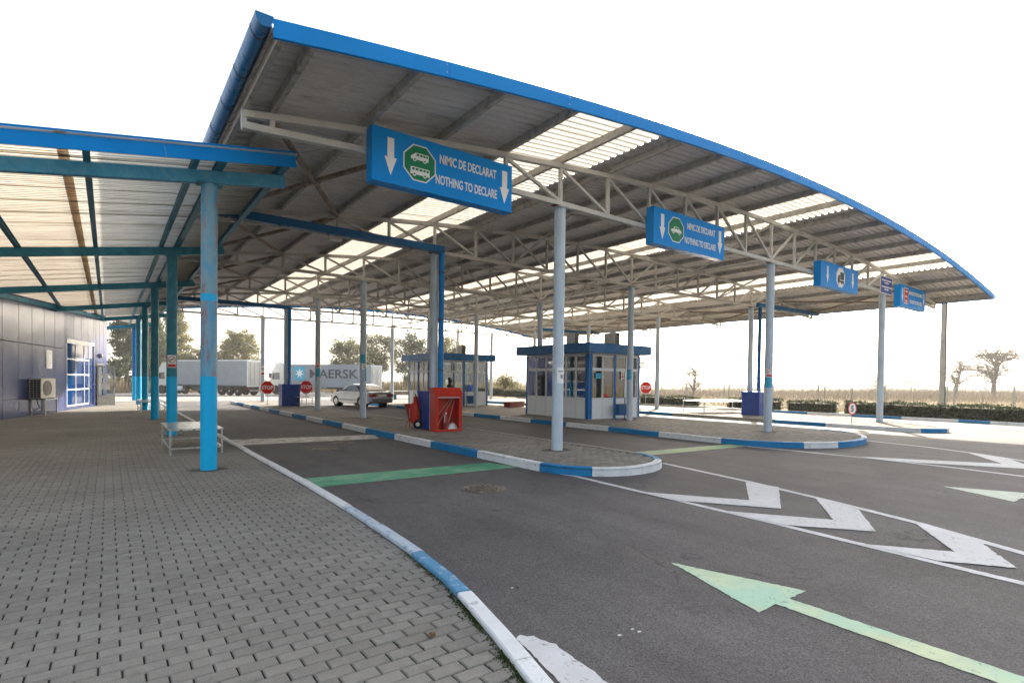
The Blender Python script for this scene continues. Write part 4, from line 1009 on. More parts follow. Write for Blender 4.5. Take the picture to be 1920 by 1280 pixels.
sticker(7.87, 25.91, .122, 2.15, .26, .2, 'ns', 'no smoking sign on the column in front of the container lettering', 0)
sticker(7.87, 25.91, .122, 1.7, .38, .2, M['mblue'], 'light blue notice on the column in front of the container lettering', 0)
sticker(7.87, 37.225, .122, 1.8, .6, .22, 'ns', 'no smoking sign on the last left column by the grey trailer', 0)
sticker(16.655, 14.6, .122, 1.72, .4, .22, M['mblue'], 'light blue notice on the column in front of the big booth door', -20)
# ------------------------------------------------------------------ fire cabinet and extinguisher trolley
t = thing('fire_cabinet', 'open red metal fire cabinet with sloping top, hooks and spade inside', 'fire cabinet', (8.0, 14.05, IZ), R(-5))
W2, D2, H2 = .43, .2, 1.28; M['pole_m'] = paint('worn_red_pole', (.5, .28, .25), .5, .1, 4)
b = MB(); b.box(-W2, -W2+.03, -D2, D2, 0, 1.12); b.box(W2-.03, W2, -D2, D2, 0, 1.12); b.box(-W2+.03, W2-.03, D2-.02, D2, 0, 1.12); b.box(-W2+.03, W2-.03, -D2, D2-.02, 0, .05)
b.build('casing', M['red'], t, bevel=.006)
b = MB(); b.prism([(-D2-.03, 1.1), (-D2+.16, H2), (D2, H2), (D2, 1.12), (-D2-.03, 1.08)], -W2-.02, W2+.02, 'x'); b.build('sloping_top', M['red'], t, bevel=.004)
b = MB(); b.box(-W2+.03, -W2+.1, -D2-.005, -D2+.01, .0, 1.08); b.box(W2-.1, W2-.03, -D2-.005, -D2+.01, .0, 1.08); b.box(-W2+.1, W2-.1, -D2-.005, -D2+.01, 0, .07); b.box(-W2+.1, W2-.1, -D2-.005, -D2+.01, 1.0, 1.08); b.build('front_frame', M['red'], t, bevel=.003)
b = MB(); b.box(-W2+.09, W2-.09, -D2-.012, -D2-.006, .985, 1.0); b.build('edge_strip', M['white'], t)
for nm, p, q, r, mt in (('hook_pole', (-.34, .05, .35), (.22, .1, .98), .013, 'pole_m'), ('hook_pole', (-.25, .0, .2), (.26, .1, .95), .013, 'pole_m'), ('spade_handle', (.02, -.05, .1), (.33, .1, .95), .014, 'pole_m'), ('crowbar', (-.28, -.1, .07), (.36, -.05, .42), .011, 'darkm')):
    b = MB(); b.tube(p, q, r, n=8); b.build(nm, M[mt], t, 40)
t2 = thing('fire_extinguisher', 'dull red extinguisher standing inside the open cabinet', 'fire extinguisher', (8.02, 14.1, IZ+.05))
b = MB(); b.lathe([(.07, 0), (.085, .02), (.085, .34), (.06, .4), (.025, .43), (.025, .46)], n=18); b.build('cylinder', M['redd'], t2, 35)
b = MB(); b.box(-.02, .02, -.05, .05, .46, .49); b.tube((0, -.05, .48), (-.07, -.08, .42), .01, n=6); b.tube((-.07, -.08, .42), (-.09, -.09, .2), .012, n=6); b.build('valve_and_hose', M['white'], t2, 40)
b = MB(); n = 24
vs = [(0, 0, .2)]+[(.2*math.cos(6.283*i/n)*rnd.uniform(.85, 1.05), .14*math.sin(6.283*i/n)*rnd.uniform(.85, 1.05), .0) for i in range(n)]+[(.1*math.cos(6.283*i/n), .07*math.sin(6.283*i/n), .14) for i in range(n)]
b.add(vs, [(1+i, 1+(i+1) % n, 1+n+(i+1) % n, 1+n+i) for i in range(n)]+[(0, 1+n+i, 1+n+(i+1) % n) for i in range(n)]); tag(b.build('sand_heap', M['pvc'], None, 60, loc=(8.24, 14.08, IZ+.05)), 'small pale heap of sand in the bottom of the red cabinet', 'sand')
t = thing('extinguisher_trolley', 'big red wheeled fire extinguisher with black wheels left of the cabinet', 'fire extinguisher', (7.68, 15.35, IZ), R(-126))
b = MB(); b.lathe([(.08, .12), (.16, .16), (.18, .24), (.18, .66), (.15, .76), (.085, .82), (.085, .98), (.06, .985)], n=24); b.build('tank', M['red'], t, 35)
b = MB(); b.box(-.09, .09, -.19, -.182, .32, .62); b.build('label', M['print'], t)
for s in (-1, 1):
    b = MB(); b.lathe([(.13, -.03), (.14, -.02), (.14, .02), (.13, .03)], (s*.26, .1, .14), 24, ax='x'); wl = b.build('wheel', M['dark'], t, 30)
    b = MB(); b.lathe([(.06, -.035), (.07, 0), (.06, .035)], (s*.26, .1, .14), 18, ax='x'); b.build('hub', M['alu'], wl, 30)
b = MB(); b.tube((-.26, .1, .14), (.26, .1, .14), .015, n=8)
for s in (-1, 1): b.bar((s*.15, .12, .14), (s*.15, .24, 1.08), .03, .03)
b.bar((-.15, .24, 1.08), (.15, .24, 1.08), .03, .03); b.build('trolley_frame', M['dark'], t)
b = MB(); P_ = [(0, 0, .99), (.12, -.02, 1.06), (.22, .05, .95), (.2, .12, .6), (.12, .2, .4), (.16, .2, .9)]
for a, c in zip(P_, P_[1:]): b.tube(a, c, .016, n=8)
b.build('hose', M['dark'], t, 40)
t = thing('fire_bucket', 'conical red fire bucket hanging beside the wheeled extinguisher', 'bucket', (7.60, 15.62, IZ))
b = MB(); b.lathe([(.03, .2), (.17, .72), (.175, .74), (.165, .73), (.03, .24)], n=20); b.build('cone', M['redd'], t, 35)
b = MB()
for a in (0, 2.1, 4.2): b.tube((.04*math.cos(a), .04*math.sin(a), .25), (.16*math.cos(a), .16*math.sin(a), .0), .01, n=6)
b.build('stand_legs', M['redd'], t)
b = MB(); b.box(-.75, .75, -.22, .22, 0, .28); o = b.build('sand_box', M['rust'], None, bevel=.015, loc=(19.0, 25.4, IZ)); tag(o, 'low brown red box lying on the island between the two booths', 'box'); o.rotation_euler.z = R(20)
q = MB(); q.box(-.78, .78, -.25, .25, .28, .31); q.build('lid', M['rust'], o, bevel=.008)
# ------------------------------------------------------------------ booths
def booth(lab, x0, y0, sx, sy, leftcols, rightcols, posts_l, posts_r, doorcols=()):
    t = thing('booth', lab, 'booth', (x0, y0, IZ))
    zs = (0, .84, 1.95, 2.08, 2.60)
    pc = M['booth_blue']
    for nm, a, c in [('corner_post', x_, y_) for x_ in (0, sx) for y_ in (0, sy)]:
        b = MB(); w_ = .2 if (a, c) == (0, 0) else .12; b.box(a-(.03 if a == 0 else w_-.03), a+(w_-.03 if a == 0 else .03), c-(.03 if c == 0 else w_-.03), c+(w_-.03 if c == 0 else .03), 0, 2.62); b.build(nm, pc, t, bevel=.006)
    def face(ax, edges, pos, sgn, posts, blank=()):
        def bx(b, u0, u1, v0, v1, z0, z1):
            if ax == 'x': b.box(u0, u1, pos+v0, pos+v1, z0, z1)
            else: b.box(pos+v0, pos+v1, u0, u1, z0, z1)
        for i, (u0, u1) in enumerate(zip(edges, edges[1:])):
            isdoor = (ax, i) in blank
            b = MB(); f = .035
            bx(b, u0+.004, u0+f, -.03, .03, 0, 2.6); bx(b, u1-f, u1-.004, -.03, .03, 0, 2.6)
            for z_ in ((.8, .87), (1.95, 2.07), (2.53, 2.6), (0, .06)): bx(b, u0+f, u1-f, -.028, .028, *z_)
            if isdoor:
                bx(b, u0+f, u0+f+.06, -.035, .035, .06, 1.95); bx(b, u1-f-.06, u1-f, -.035, .035, .06, 1.95)
            wn = b.build('door' if isdoor else 'window_bay', M['white'], t, bevel=.003)
            b = MB(); bx(b, u0+f, u1-f, -.012, .012, .06, .8); b.build('lower_panel', M['pvc'], wn)
            for z0, z1 in ((.87, 1.95), (2.07, 2.53)):
                b = MB(); g = f+.06 if (isdoor and z0 < 1) else f; bx(b, u0+g, u1-g, -.004, .004, z0, z1); b.build('pane', M['glass'], wn)
            if isdoor:
                b = MB(); bx(b, u0+f+.02, u0+f+.05, -.07, -.035, .95, 1.1); b.build('handle', M['darkm'], wn)
        for u in posts:
            b = MB(); bx(b, u-.06, u+.06, -.045, .045, 0, 2.62); b.build('post', pc, t, bevel=.004)
    face('x', rightcols, .0, -1, posts_r, doorcols); face('y', leftcols, .0, -1, posts_l, doorcols)
    face('x', [sx*i/4 for i in range(5)], sy, 1, (sx/2,)); face('y', [sy*i/5 for i in range(6)], sx, 1, (sy/2,))
    b = MB(); b.box(-.05, sx+.05, -.05, sy+.05, -.0, .03); b.build('floor', M['grey'], t)
    b = MB(); b.box(-.01, sx+.01, -.01, sy+.01, 2.62, 2.66); b.build('ceiling', M['pvc'], t)
    o_ = .36; b = MB(); b.box(-o_, sx+o_, -o_, sy+o_, 2.66, 3.02); b.build('roof', M['booth_roof'], t, bevel=.01)
    b = MB(); b.box(-o_-.01, sx+o_+.01, -o_-.01, sy+o_+.01, 3.0, 3.035); b.build('roof_trim', M['booth_roof'], t, bevel=.004)
    return t
bx1 = booth('big booth with blue flat roof and two air conditioners on it', 15.22, 15.45, 2.97, 3.95, [0.12, .72, 1.32, 1.92, 2.6, 3.25, 3.86], [.12, .75, 1.42, 2.15, 2.88], [1.92], [1.45], (('x', 2),))
bx2 = booth('smaller looking booth farther back with one air conditioner on its roof', 15.1, 27.2, 3.2, 4.0, [.12, .75, 1.4, 2.05, 2.7, 3.3, 3.91], [.12, .78, 1.5, 2.3, 3.11], [1.4, 2.7], [1.55], (('x', 0),))
def inside(x, y, lab, sgn=1):
    t = thing('desk', lab, 'desk', (x, y, IZ+.03))
    b = MB(); b.box(-.35, .35, -1.2, 1.2, .7, .74); b.build('desk_top', M['grey'], t)
    for s in (-1, 1):
        b = MB(); b.box(-.33, .33, s*1.15-.02, s*1.15+.02, 0, .7); b.build('side_panel', M['grey'], t)
inside(15.75, 17.2, 'grey desk inside the big booth behind the lane windows'); inside(15.65, 29.2, 'grey desk inside the farther booth')
def monitor(x, y, rz, lab):
    t = thing('monitor', lab, 'monitor', (x, y, IZ+.77), rz, 'monitors on the booth desks')
    b = MB(); b.box(-.22, .22, -.02, .02, .08, .4); b.build('screen', M['darkm'], t, bevel=.005)
    b = MB(); b.box(-.1, .1, -.08, .08, 0, .015); b.box(-.02, .02, -.015, .015, .015, .1); b.build('stand', M['darkm'], t)
monitor(15.8, 16.6, R(80), 'dark computer monitor on the desk near the corner of the big booth'); monitor(15.8, 17.8, R(95), 'dark computer monitor on the far side of the big booth desk')
b = MB(); b.box(-.3, .3, -.25, .25, 0, 1.75); tag(b.build('cupboard', M['curtain'], None, loc=(17.7, 18.9, IZ+.03), bevel=.01), 'tall grey cupboard at the back corner inside the big booth', 'cupboard')
def blind(x, y, w_, lab, ax):
    t = thing('window_blind', lab, 'blind', (x, y, IZ+1.0), 0, 'pale vertical blinds inside the booths')
    n = int(w_/.09)
    b = MB()
    for i in range(n):
        u = i*.09
        if ax == 'x': b.bar((u, 0, 0), (u, 0, 1.5), .07, .004, upv=(.4, 1, 0))
        else: b.bar((0, u, 0), (0, u, 1.5), .07, .004, upv=(1, .4, 0))
    b.build('slats', M['curtain'], t)
blind(15.42, 18.2, 1.1, 'pale slatted blind at the far left windows of the big booth', 'y')
blind(15.3, 28.2, 1.4, 'pale slatted blind at the side windows of the farther booth', 'y')
ac_unit('air_conditioner', 'left of the two air conditioners on the big booth roof', (15.95, 17.2, IZ+3.035), R(75), .8, 'air conditioners on booth roofs')
ac_unit('air_conditioner', 'right of the two air conditioners on the big booth roof', (17.4, 16.3, IZ+3.035), R(80), .88, 'air conditioners on booth roofs')
ac_unit('air_conditioner', 'air conditioner on the roof of the farther booth', (17.2, 28.4, IZ+3.035), R(80), .88, 'air conditioners on booth roofs')
def bin_(x, y, lab, rz, h=.78):
    t = thing('litter_bin', lab, 'litter bin', (x, y, IZ), rz, 'blue metal litter bins')
    b = MB(); b.prism([(-.2, .18), (-.24, .62), (.24, .62), (.2, .18)], -.15, .15, 'y'); b.prism([(-.19, .19), (-.19, .2), (.19, .2), (.19, .19)], -.14, .14, 'y'); b.build('bucket', M['teal_bin'], t, bevel=.01)
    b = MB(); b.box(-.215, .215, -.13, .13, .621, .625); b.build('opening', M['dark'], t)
    for s in (-1, 1):
        b = MB(); b.bar((s*.28, 0, 0), (s*.28, 0, h+.1), .025, .025); b.bar((s*.28, -.17, .012), (s*.28, .17, .012), .03, .02); b.build('stand_leg', M['teal_bin'], t)
    b = MB(); b.bar((-.28, 0, h+.1), (.28, 0, h+.1), .025, .025); b.build('crossbar', M['teal_bin'], t)
bin_(16.62, 15.06, 'blue litter bin hung on a frame in front of the big booth door', R(0)); bin_(16.92, 26.75, 'blue litter bin in front of the farther booth', R(-20))
t = thing('notice', 'red and white notice on the glass of the big booth door', 'notice', (17.02, 15.40, 1.75))
b = MB(); b.box(0, .18, 0, .003, 0, .3); b.build('sheet', M['print'], t); b = MB(); b.box(.03, .15, -.002, 0, .05, .13); b.build('red_print', M['sred'], t); b = MB(); b.box(.05, .13, -.002, 0, .16, .26); b.build('red_print', M['sred'], t)
t = thing('notice', 'pale blue notice behind the corner window glass of the big booth', 'notice', (15.55, 15.40, 1.75))
b = MB(); b.box(0, .32, 0, .003, 0, .22); b.build('sheet', M['mblue'], t)
# ------------------------------------------------------------------ person standing by the farther booth
def skin(name, verts, edges, radii, mt, parent, root=0, sub=2, loc=(0, 0, 0)):
    me = bpy.data.meshes.new(name); me.from_pydata(verts, edges, []); me.materials.append(mt)
    o = bpy.data.objects.new(name, me); COL.objects.link(o); o.parent = parent; o.location = loc
    sk = o.modifiers.new('skin', 'SKIN'); sk.use_smooth_shade = True; su = o.modifiers.new('sub', 'SUBSURF'); su.levels = sub; su.render_levels = sub
    if not me.skin_vertices: bpy.context.view_layer.objects.active = o; me.attributes
    lay = me.skin_vertices[0].data if me.skin_vertices else None
    if lay is None: return o
    for i, r in enumerate(radii): lay[i].radius = r if isinstance(r, tuple) else (r, r)
    lay[root].use_root = True
    return o
pr = thing('person', 'person in a black coat and dark hat standing behind the red cabinet', 'person', (14.05, 24.3, RZ), R(125))
V = [(0, 0, .95), (0, 0, 1.15), (0, 0, 1.36), (0, 0, 1.47), (.02, 0, 1.56), (.03, 0, 1.66),
     (0, .1, .9), (.02, .11, .5), (.0, .11, .1), (.12, .12, .05), (0, -.1, .9), (-.02, -.11, .5), (-.05, -.11, .1), (.07, -.12, .05),
     (0, .18, 1.38), (.0, .25, 1.12), (.14, .2, .92), (.2, .16, .88), (0, -.18, 1.38), (.0, -.25, 1.12), (.14, -.2, .92), (.2, -.16, .88)]
Ed = [(0, 1), (1, 2), (2, 3), (3, 4), (4, 5), (0, 6), (6, 7), (7, 8), (8, 9), (0, 10), (10, 11), (11, 12), (12, 13), (2, 14), (14, 15), (15, 16), (16, 17), (2, 18), (18, 19), (19, 20), (20, 21)]
Rd = [(.14, .17), (.14, .16), (.13, .17), .06, .085, .09, .09, .065, .05, .045, .09, .065, .05, .045, .075, .055, .04, .035, .075, .055, .04, .035]
bodyo = skin('body', V, Ed, Rd, M['cloth_b'], pr)
b = MB(); b.lathe([(.0, -.11), (.06, -.1), (.085, -.04), (.09, .03), (.07, .1), (.0, .12)], (.03, 0, 1.62), 16); b.build('face', M['skin'], pr, 60)
b = MB(); b.lathe([(.1, .0), (.105, .05), (.08, .12), (.02, .15)], (.01, 0, 1.64), 16); b.prism([(-.09, -.1), (.0, -.1), (.03, .06), (-.1, .06)], -.085, .085, 'y'); hat = b.build('hood', M['cloth_b'], pr, 60)
for v in hat.data.vertices:
    if v.co.z < 1.5: v.co.z += 1.6
# ------------------------------------------------------------------ cars
def car(name, lab, loc, rz, paint_, plate=True, taxi=False):
    t = thing(name, lab, 'car', loc, rz)
    L, Wd = 4.75, 1.78; hw = Wd/2; wb0, wb1 = 1.05, 3.85; wr = .32
    def arch(cx_, r=.37, n=9): return [(cx_-r*math.cos(math.pi*i/n), .3+r*math.sin(math.pi*i/n)) for i in range(n+1)]
    low = [(.06, .34), (.0, .5), (.02, .78), (.1, .95), (.5, .99), (1.3, .985), (2.4, .965), (3.4, .93), (4.1, .87), (4.5, .77), (4.7, .6), (4.74, .42), (4.66, .26)]
    bot = [(4.3, .2)]+list(reversed(arch(wb1)))+[(2.9, .2), (2.0, .2)]+list(reversed(arch(wb0)))+[(.5, .24)]
    prof = low+bot
    # shoulders: build as slices across the width
    ny = [-1, -.97, -.86, -.5, 0, .5, .86, .97, 1]
    def ywid(x, z):
        tp = 1-.16*max(0, (.7-x)/.7)**2-.22*max(0, (x-3.9)/.85)**2
        return hw*tp*(1-.05*max(0, (z-.6)/.4)-.03*max(0, (.45-z)/.25))
    b = MB(); n = len(prof); vs = []
    for s in ny:
        for x, z in prof:
            e = abs(s); ins = .0 if e < .9 else (.012 if e < .99 else .045)
            cx_, cz_ = 2.37, .6; X = x+(cx_-x)*ins*.5; Zz = z+(cz_-z)*ins*(1 if z > .85 else .3)
            if e <= .5 and z > .9: Zz += .02*(1-e)
            vs.append((X, s*ywid(x, z), Zz))
    fs = []
    for i in range(len(ny)-1):
        for q in range(n): fs.append((i*n+q, i*n+(q+1) % n, (i+1)*n+(q+1) % n, (i+1)*n+q))
    fs += [tuple(range(n)), tuple(range(len(ny)*n-1, (len(ny)-1)*n-1, -1))]
    b.add(vs, fs); body = b.build('body', paint_, t, 35)
    # cabin
    def ringc(s): return [(.62+.0*s, .97), (1.18, 1.30), (1.62, 1.40), (2.3, 1.425), (2.72, 1.385), (3.42, .95)]
    b = MB(); R_ = [(.55, .95, .80), (1.16, 1.30, .62), (1.6, 1.395, .585), (2.3, 1.42, .58), (2.74, 1.375, .60), (3.5, .93, .80)]
    vs = []
    for x, z, hwid in R_: vs += [(x, -hwid, z), (x, -hwid*.7, z+.03 if z > 1.2 else z), (x, hwid*.7, z+.03 if z > 1.2 else z), (x, hwid, z)]
    for x, z, hwid in R_: pass
    fs = [(i*4+j, i*4+j+1, i*4+j+5, i*4+j+4) for i in range(5) for j in range(3)]
    k0 = len(vs); vs += [(x, s*.82, .9) for s in (-1, 1) for x in (.55, 1.16, 1.6, 2.3, 2.74, 3.5)]
    for j, s in ((0, 0), (3, 1)):
        for i in range(5): fs.append((i*4+j, (i+1)*4+j, k0+s*6+i+1, k0+s*6+i))
    b.add(vs, fs); b.build('cabin', paint_, t, 40)
    g = M['glass_d']
    def pane(nm, pts): q = MB(); q.poly(pts); return q.build(nm, M['carglass'], t, fix=False)
    for s in (-1, 1):
        def sp(x, f):   # point on the side glass between belt (f=0) and roof (f=1)
            for (a, c) in zip(R_, R_[1:]):
                if a[0] <= x <= c[0]:
                    u = (x-a[0])/(c[0]-a[0]); zt = a[1]+(c[1]-a[1])*u; wt = a[2]+(c[2]-a[2])*u; break
            z = .985+(zt-.05-.985)*f; return (x, s*(.82+(wt-.82)*((z-.9)/(zt-.9))+.008), z)
        pane('side_window', [sp(1.0, .0), sp(1.2, .82), sp(1.6, 1), sp(1.95, 1), sp(1.95, 0)])
        pane('side_window', [sp(2.02, 0), sp(2.02, 1), sp(2.62, 1), sp(2.8, .9), sp(3.3, 0)])
    pane('rear_window', [(.63, -.70, 1.01), (1.12, -.56, 1.285), (1.12, .56, 1.285), (.63, .70, 1.01)])
    pane('windscreen', [(3.42, -.72, .99), (2.82, -.55, 1.35), (2.82, .55, 1.35), (3.42, .72, .99)])
    for o_ in t.children: pass
    for cx_ in (wb0, wb1):
        for s in (-1, 1):
            b = MB(); b.lathe([(.2, -.1), (wr, -.09), (wr, .09), (.2, .1)], (cx_, s*(hw-.13), wr), 24, ax='y'); w_ = b.build('wheel', M['dark'], t, 35)
            b = MB(); b.lathe([(.205, -.012), (.2, .012), (.1, .02), (.03, .03)] if s > 0 else [(.03, -.03), (.1, -.02), (.2, -.012), (.205, .012)], (cx_, s*(hw-.04), wr), 20, ax='y'); b.build('rim', M['alu'], w_, 35)
            b = MB(); b.lathe([(.365, -.2), (.365, .0)] , (cx_, s*(hw-.19), wr), 20, ax='y'); b.build('wheel_well', M['dark'], t)
    b = MB(); b.box(-.07, .3, -hw*.84, hw*.84, .3, .54); b.build('rear_bumper', M['bumper'], t, bevel=.05)
    b = MB(); b.box(4.5, 4.78, -hw*.78, hw*.78, .26, .5); b.build('front_bumper', M['bumper'], t, bevel=.05)
    for s in (-1, 1):
        b = MB(); b.box(-.025, .25, s*.84-.0 if s < 0 else .44, -.44 if s < 0 else .84, .66, .84); b.build('tail_lamp', M['tail'], t, bevel=.025)
        b = MB(); b.box(4.4, 4.66, -.74 if s < 0 else .42, -.42 if s < 0 else .74, .58, .72); b.build('headlight', M['glass_d'], t, bevel=.02)
        b = MB(); b.box(2.95, 3.1, s*.98-.09, s*.98+.09, .98, 1.1); b.build('mirror', M['bumper'], t, bevel=.02)
        for x in (1.75, 2.65):
            b = MB(); b.box(x, x+.16, s*(hw*.985)-.012, s*(hw*.985)+.012, .8, .835); b.build('door_handle', paint_, t)
        b = MB(); b.box(1.55, 3.4, s*hw*.985-.012, s*hw*.985+.012, .42, .5); b.build('side_trim', M['bumper'], t)
    if plate:
        b = MB(); b.box(-.035, .02, -.27, .27, .7, .82); pl_ = b.build('number_plate', M['print'], t)
    return t
k = N('car_glass'); k.set(.04, 0, .9); k.col((.02, .028, .035)); M['carglass'] = k.m
car('sedan', 'silver four door sedan seen from behind beyond the first island', (12.72, 29.75, RZ), R(103), M['silver']).scale = (.93, .93, .95)
car('hatchback', 'dark blue car parked far off under the trees on the left', (1.9, 119.5, -.62), R(98), M['carblue'])
# ------------------------------------------------------------------ lorries
def wheelset(t, x, side=1, r=.5, dual=False):
    for s in (-1, 1):
        b = MB(); b.lathe([(.3, -.14), (r, -.12), (r, .12), (.3, .14)], (x, s*1.05, r), 24, ax='y'); w_ = b.build('wheel', M['dark'], t, 35)
        b = MB(); b.lathe([(.29, -.02), (.27, .0), (.12, .02), (.1, .06)] if s > 0 else [(.1, -.06), (.12, -.02), (.27, 0), (.29, .02)], (x, s*1.15, r), 18, ax='y'); b.build('rim', M['galv'], w_, 35)
def tractor(t, x0, lab_mt):
    # cab occupying x0 .. x0+2.2, chassis behind it
    b = MB(); b.prism([(x0, 1.0), (x0, 3.45), (x0+.5, 3.75), (x0+1.3, 3.7), (x0+2.05, 2.6), (x0+2.2, 1.9), (x0+2.25, .45), (x0+1.95, .35), (x0+1.95, .9), (x0+.75, .9), (x0+.75, 1.0)], -1.2, 1.2, 'y'); b.build('cab', lab_mt, t, bevel=.07)
    for s in (-1, 1):
        b = MB(); b.prism([(x0+.75, 1.75), (x0+.85, 2.55), (x0+1.7, 2.5), (x0+1.9, 1.75)], s*1.2+.0, s*1.2+s*.012, 'y'); b.build('side_window', M['carglass'], t)
        b = MB(); b.box(x0+1.9, x0+2.1, s*1.45-.1, s*1.45+.1, 1.9, 2.5); b.build('mirror', M['darkm'], t, bevel=.03)
        b = MB(); b.lathe([(.54, -.15), (.54, .152)], (x0+1.35, s*1.06, .5), 20, ax='y'); b.build('wheel_well', M['dark'], t)
    b = MB(); b.poly([(x0+2.1, -1.05, 2.55), (x0+2.22, -1.05, 1.75), (x0+2.22, 1.05, 1.75), (x0+2.1, 1.05, 2.55)]); b.build('windscreen', M['carglass'], t)
    b = MB(); b.box(x0-2.6, x0+1.9, -.45, .45, .62, .95); b.build('chassis', M['darkm'], t)
    wheelset(t, x0+1.35)
fx, fy = .596, .803; rx_, ry_ = .803, -.596
def lorry_dir(th):
    dx = -rx_*math.cos(th)+fx*math.sin(th); dy = -ry_*math.cos(th)+fy*math.sin(th); return dx, dy, math.atan2(dy, dx)
dx, dy, rz = lorry_dir(R(22)); rc = (12.25, 65.58); base = (rc[0]+dy*1.25, rc[1]-dx*1.25)
base = (rc[0]-(-dy)*(-1)*0+(dy)*1.25, rc[1]-dx*1.25)
L1_ = 12.2
t = thing('lorry', 'articulated lorry with a light grey curtain sided trailer', 'lorry', (base[0], base[1], -.37), rz)
b = MB(); b.box(0, L1_, -1.24, 1.24, .98, 1.12); b.box(.1, L1_-2, -.5, .5, .6, .98); b.build('trailer_frame', M['darkm'], t)
b = MB(); n = 60
vs = []
for i in range(n+1):
    x = L1_*i/n
    for z in (1.12, 1.3, 3.86): vs.append((x, 1.25+(.012 if i % 2 else -.0)+.01*math.sin(x*2.2), z))
b.add(vs, [(3*i+j, 3*i+j+1, 3*i+j+4, 3*i+j+3) for i in range(n) for j in (0, 1)]); b.build('side_curtain', M['curtain'], t, 30)
b = MB(); b.box(0.01, L1_, -1.25, 1.23, 1.12, 3.86); b.build('trailer_body', M['curtain'], t)
b = MB(); b.box(0, L1_, -1.28, 1.28, 3.86, 3.98); b.build('roof_rail', M['white'], t, bevel=.02)
b = MB(); b.box(-.05, .0, -1.27, 1.27, 1.0, 3.98); rdoor = b.build('rear_frame', M['white'], t, bevel=.01)
for s in (-1, 1):
    b = MB(); b.box(-.07, -.051, -1.17 if s < 0 else .02, -.02 if s < 0 else 1.17, 1.12, 3.8); d_ = b.build('rear_door', M['cream'], t, bevel=.005)
    for y in (.35, .85):
        q = MB(); q.tube((-.09, s*y, 1.15), (-.09, s*y, 3.78), .02, n=6); q.build('lock_bar', M['galv'], d_)
    b = MB(); b.box(-.06, .02, s*.95-.2, s*.95+.2, .82, .96); b.build('tail_lamp', M['tail'], t)
for i in range(24):
    x = .3+i*.5; b = MB(); b.box(x, x+.04, 1.262, 1.272, 1.0, 1.22); b.build('curtain_strap', M['darkm'], t)
b = MB(); b.box(-.1, -.04, -.9, .9, .5, .66); b.build('underrun_bar', M['galv'], t)
for x in (1.5, 2.75, 4.0): wheelset(t, x)
b = MB(); b.prism([(5.2, .55), (5.0, .95), (8.6, .95), (8.6, .4), (5.6, .4)], .95, 1.2, 'y'); b.build('side_guard', M['darkm'], t, bevel=.03)
b = MB(); b.tube((10.2, 1.0, .7), (11.9, 1.0, .7), .3, n=20); b.build('fuel_tank', M['white'], t, 40)
wheelset(t, 10.0); tractor(t, 12.5, M['truckw'])
dx, dy, rz = lorry_dir(R(17)); rc = (23.6, 58.42); base = (rc[0]+dy*1.22, rc[1]-dx*1.22); L2_ = 10.9
t = thing('lorry', 'container lorry with white cab carrying a grey blue shipping container', 'lorry', (base[0], base[1], -.25), rz)
for s in (-1, 1):
    b = MB(); b.box(0, L2_+.6, s*.45-.08, s*.45+.08, .68, .9); b.build('frame_rail', M['darkm'], t)
b = MB(); b.bar((5.8, 1.1, .55), (9.4, 1.1, .55), .05, .12); b.bar((5.8, 1.1, .85), (9.4, 1.1, .85), .05, .08); b.build('side_guard', M['galv'], t)
for x in (1.4, 2.7, 4.0, 10.4): wheelset(t, x)
tractor(t, 11.5, M['truckw'])
cn = thing('shipping_container', 'grey blue corrugated shipping container with dark lettering and white star on the lorry', 'container', (base[0], base[1], -.25+.92), rz)
b = MB(); vs = []; n = 0; x = .1
while x < L2_-.1:
    for q, dpt in ((0, 0), (.07, 0), (.11, -.036), (.18, -.036), (.22, 0)):
        if x+q < L2_-.08: vs += [(x+q, 1.2+dpt, .12), (x+q, 1.2+dpt, 2.5)]; n += 1
    x += .22+.001
b.add(vs, [(2*i, 2*i+1, 2*i+3, 2*i+2) for i in range(n-1)]); b.build('side_wall', M['cont'], cn, fix=False)
b = MB(); b.box(.02, L2_-.02, -1.22, 1.15, .05, 2.55); b.build('shell', M['cont'], cn)
b = MB()
for z in (0, 2.48): b.box(0, L2_, 1.14, 1.22, z, z+.12); b.box(0, L2_, -1.22, -1.14, z, z+.12)
for x in (0, L2_-.12):
    for s in (-1, 1): b.box(x, x+.12, s*1.22-.0 if s < 0 else 1.1, -1.1 if s < 0 else 1.22, .12, 2.48)
b.build('corner_frame', M['cont'], cn, bevel=.01)
for s in (-1, 1):
    b = MB(); b.box(-.02, .0, -1.1 if s < 0 else .02, -.02 if s < 0 else 1.1, .12, 2.45); d_ = b.build('door', M['cont'], cn, bevel=.004)
    for y in (.3, .8):
        q = MB(); q.tube((-.05, s*y, .1), (-.05, s*y, 2.5), .02, n=6); q.box(-.055, -.02, s*y-.15, s*y+.15, 1.05, 1.1); q.build('lock_bar', M['galv'], d_)
    for z_ in (.4, 1.5):
        q = MB(); q.box(-.026, -.021, s*.55-.2 , s*.55+.2, z_+.2, z_+.5); q.build('label_plate', M['galv'], d_)
b = MB(); b.box(8.75, 10.25, 1.205, 1.209, .75, 2.35); b.build('logo_square', M['mblue'], cn)
pts = []
for i in range(14):
    a = math.pi/2+i*math.pi/7; r = .66 if i % 2 == 0 else .24; pts.append((9.5+r*math.cos(a), 1.55+r*math.sin(a)))
b = MB(); b.prism(pts, 1.2095, 1.213, 'y'); b.build('star_logo', M['print'], cn)
text('lettering', 'MAERSK', M['mdark'], cn, (8.1, 1.215, 1.02), (R(90), 0, R(180)), 1.45, off=.022, wd=6.45, ht=1.02)
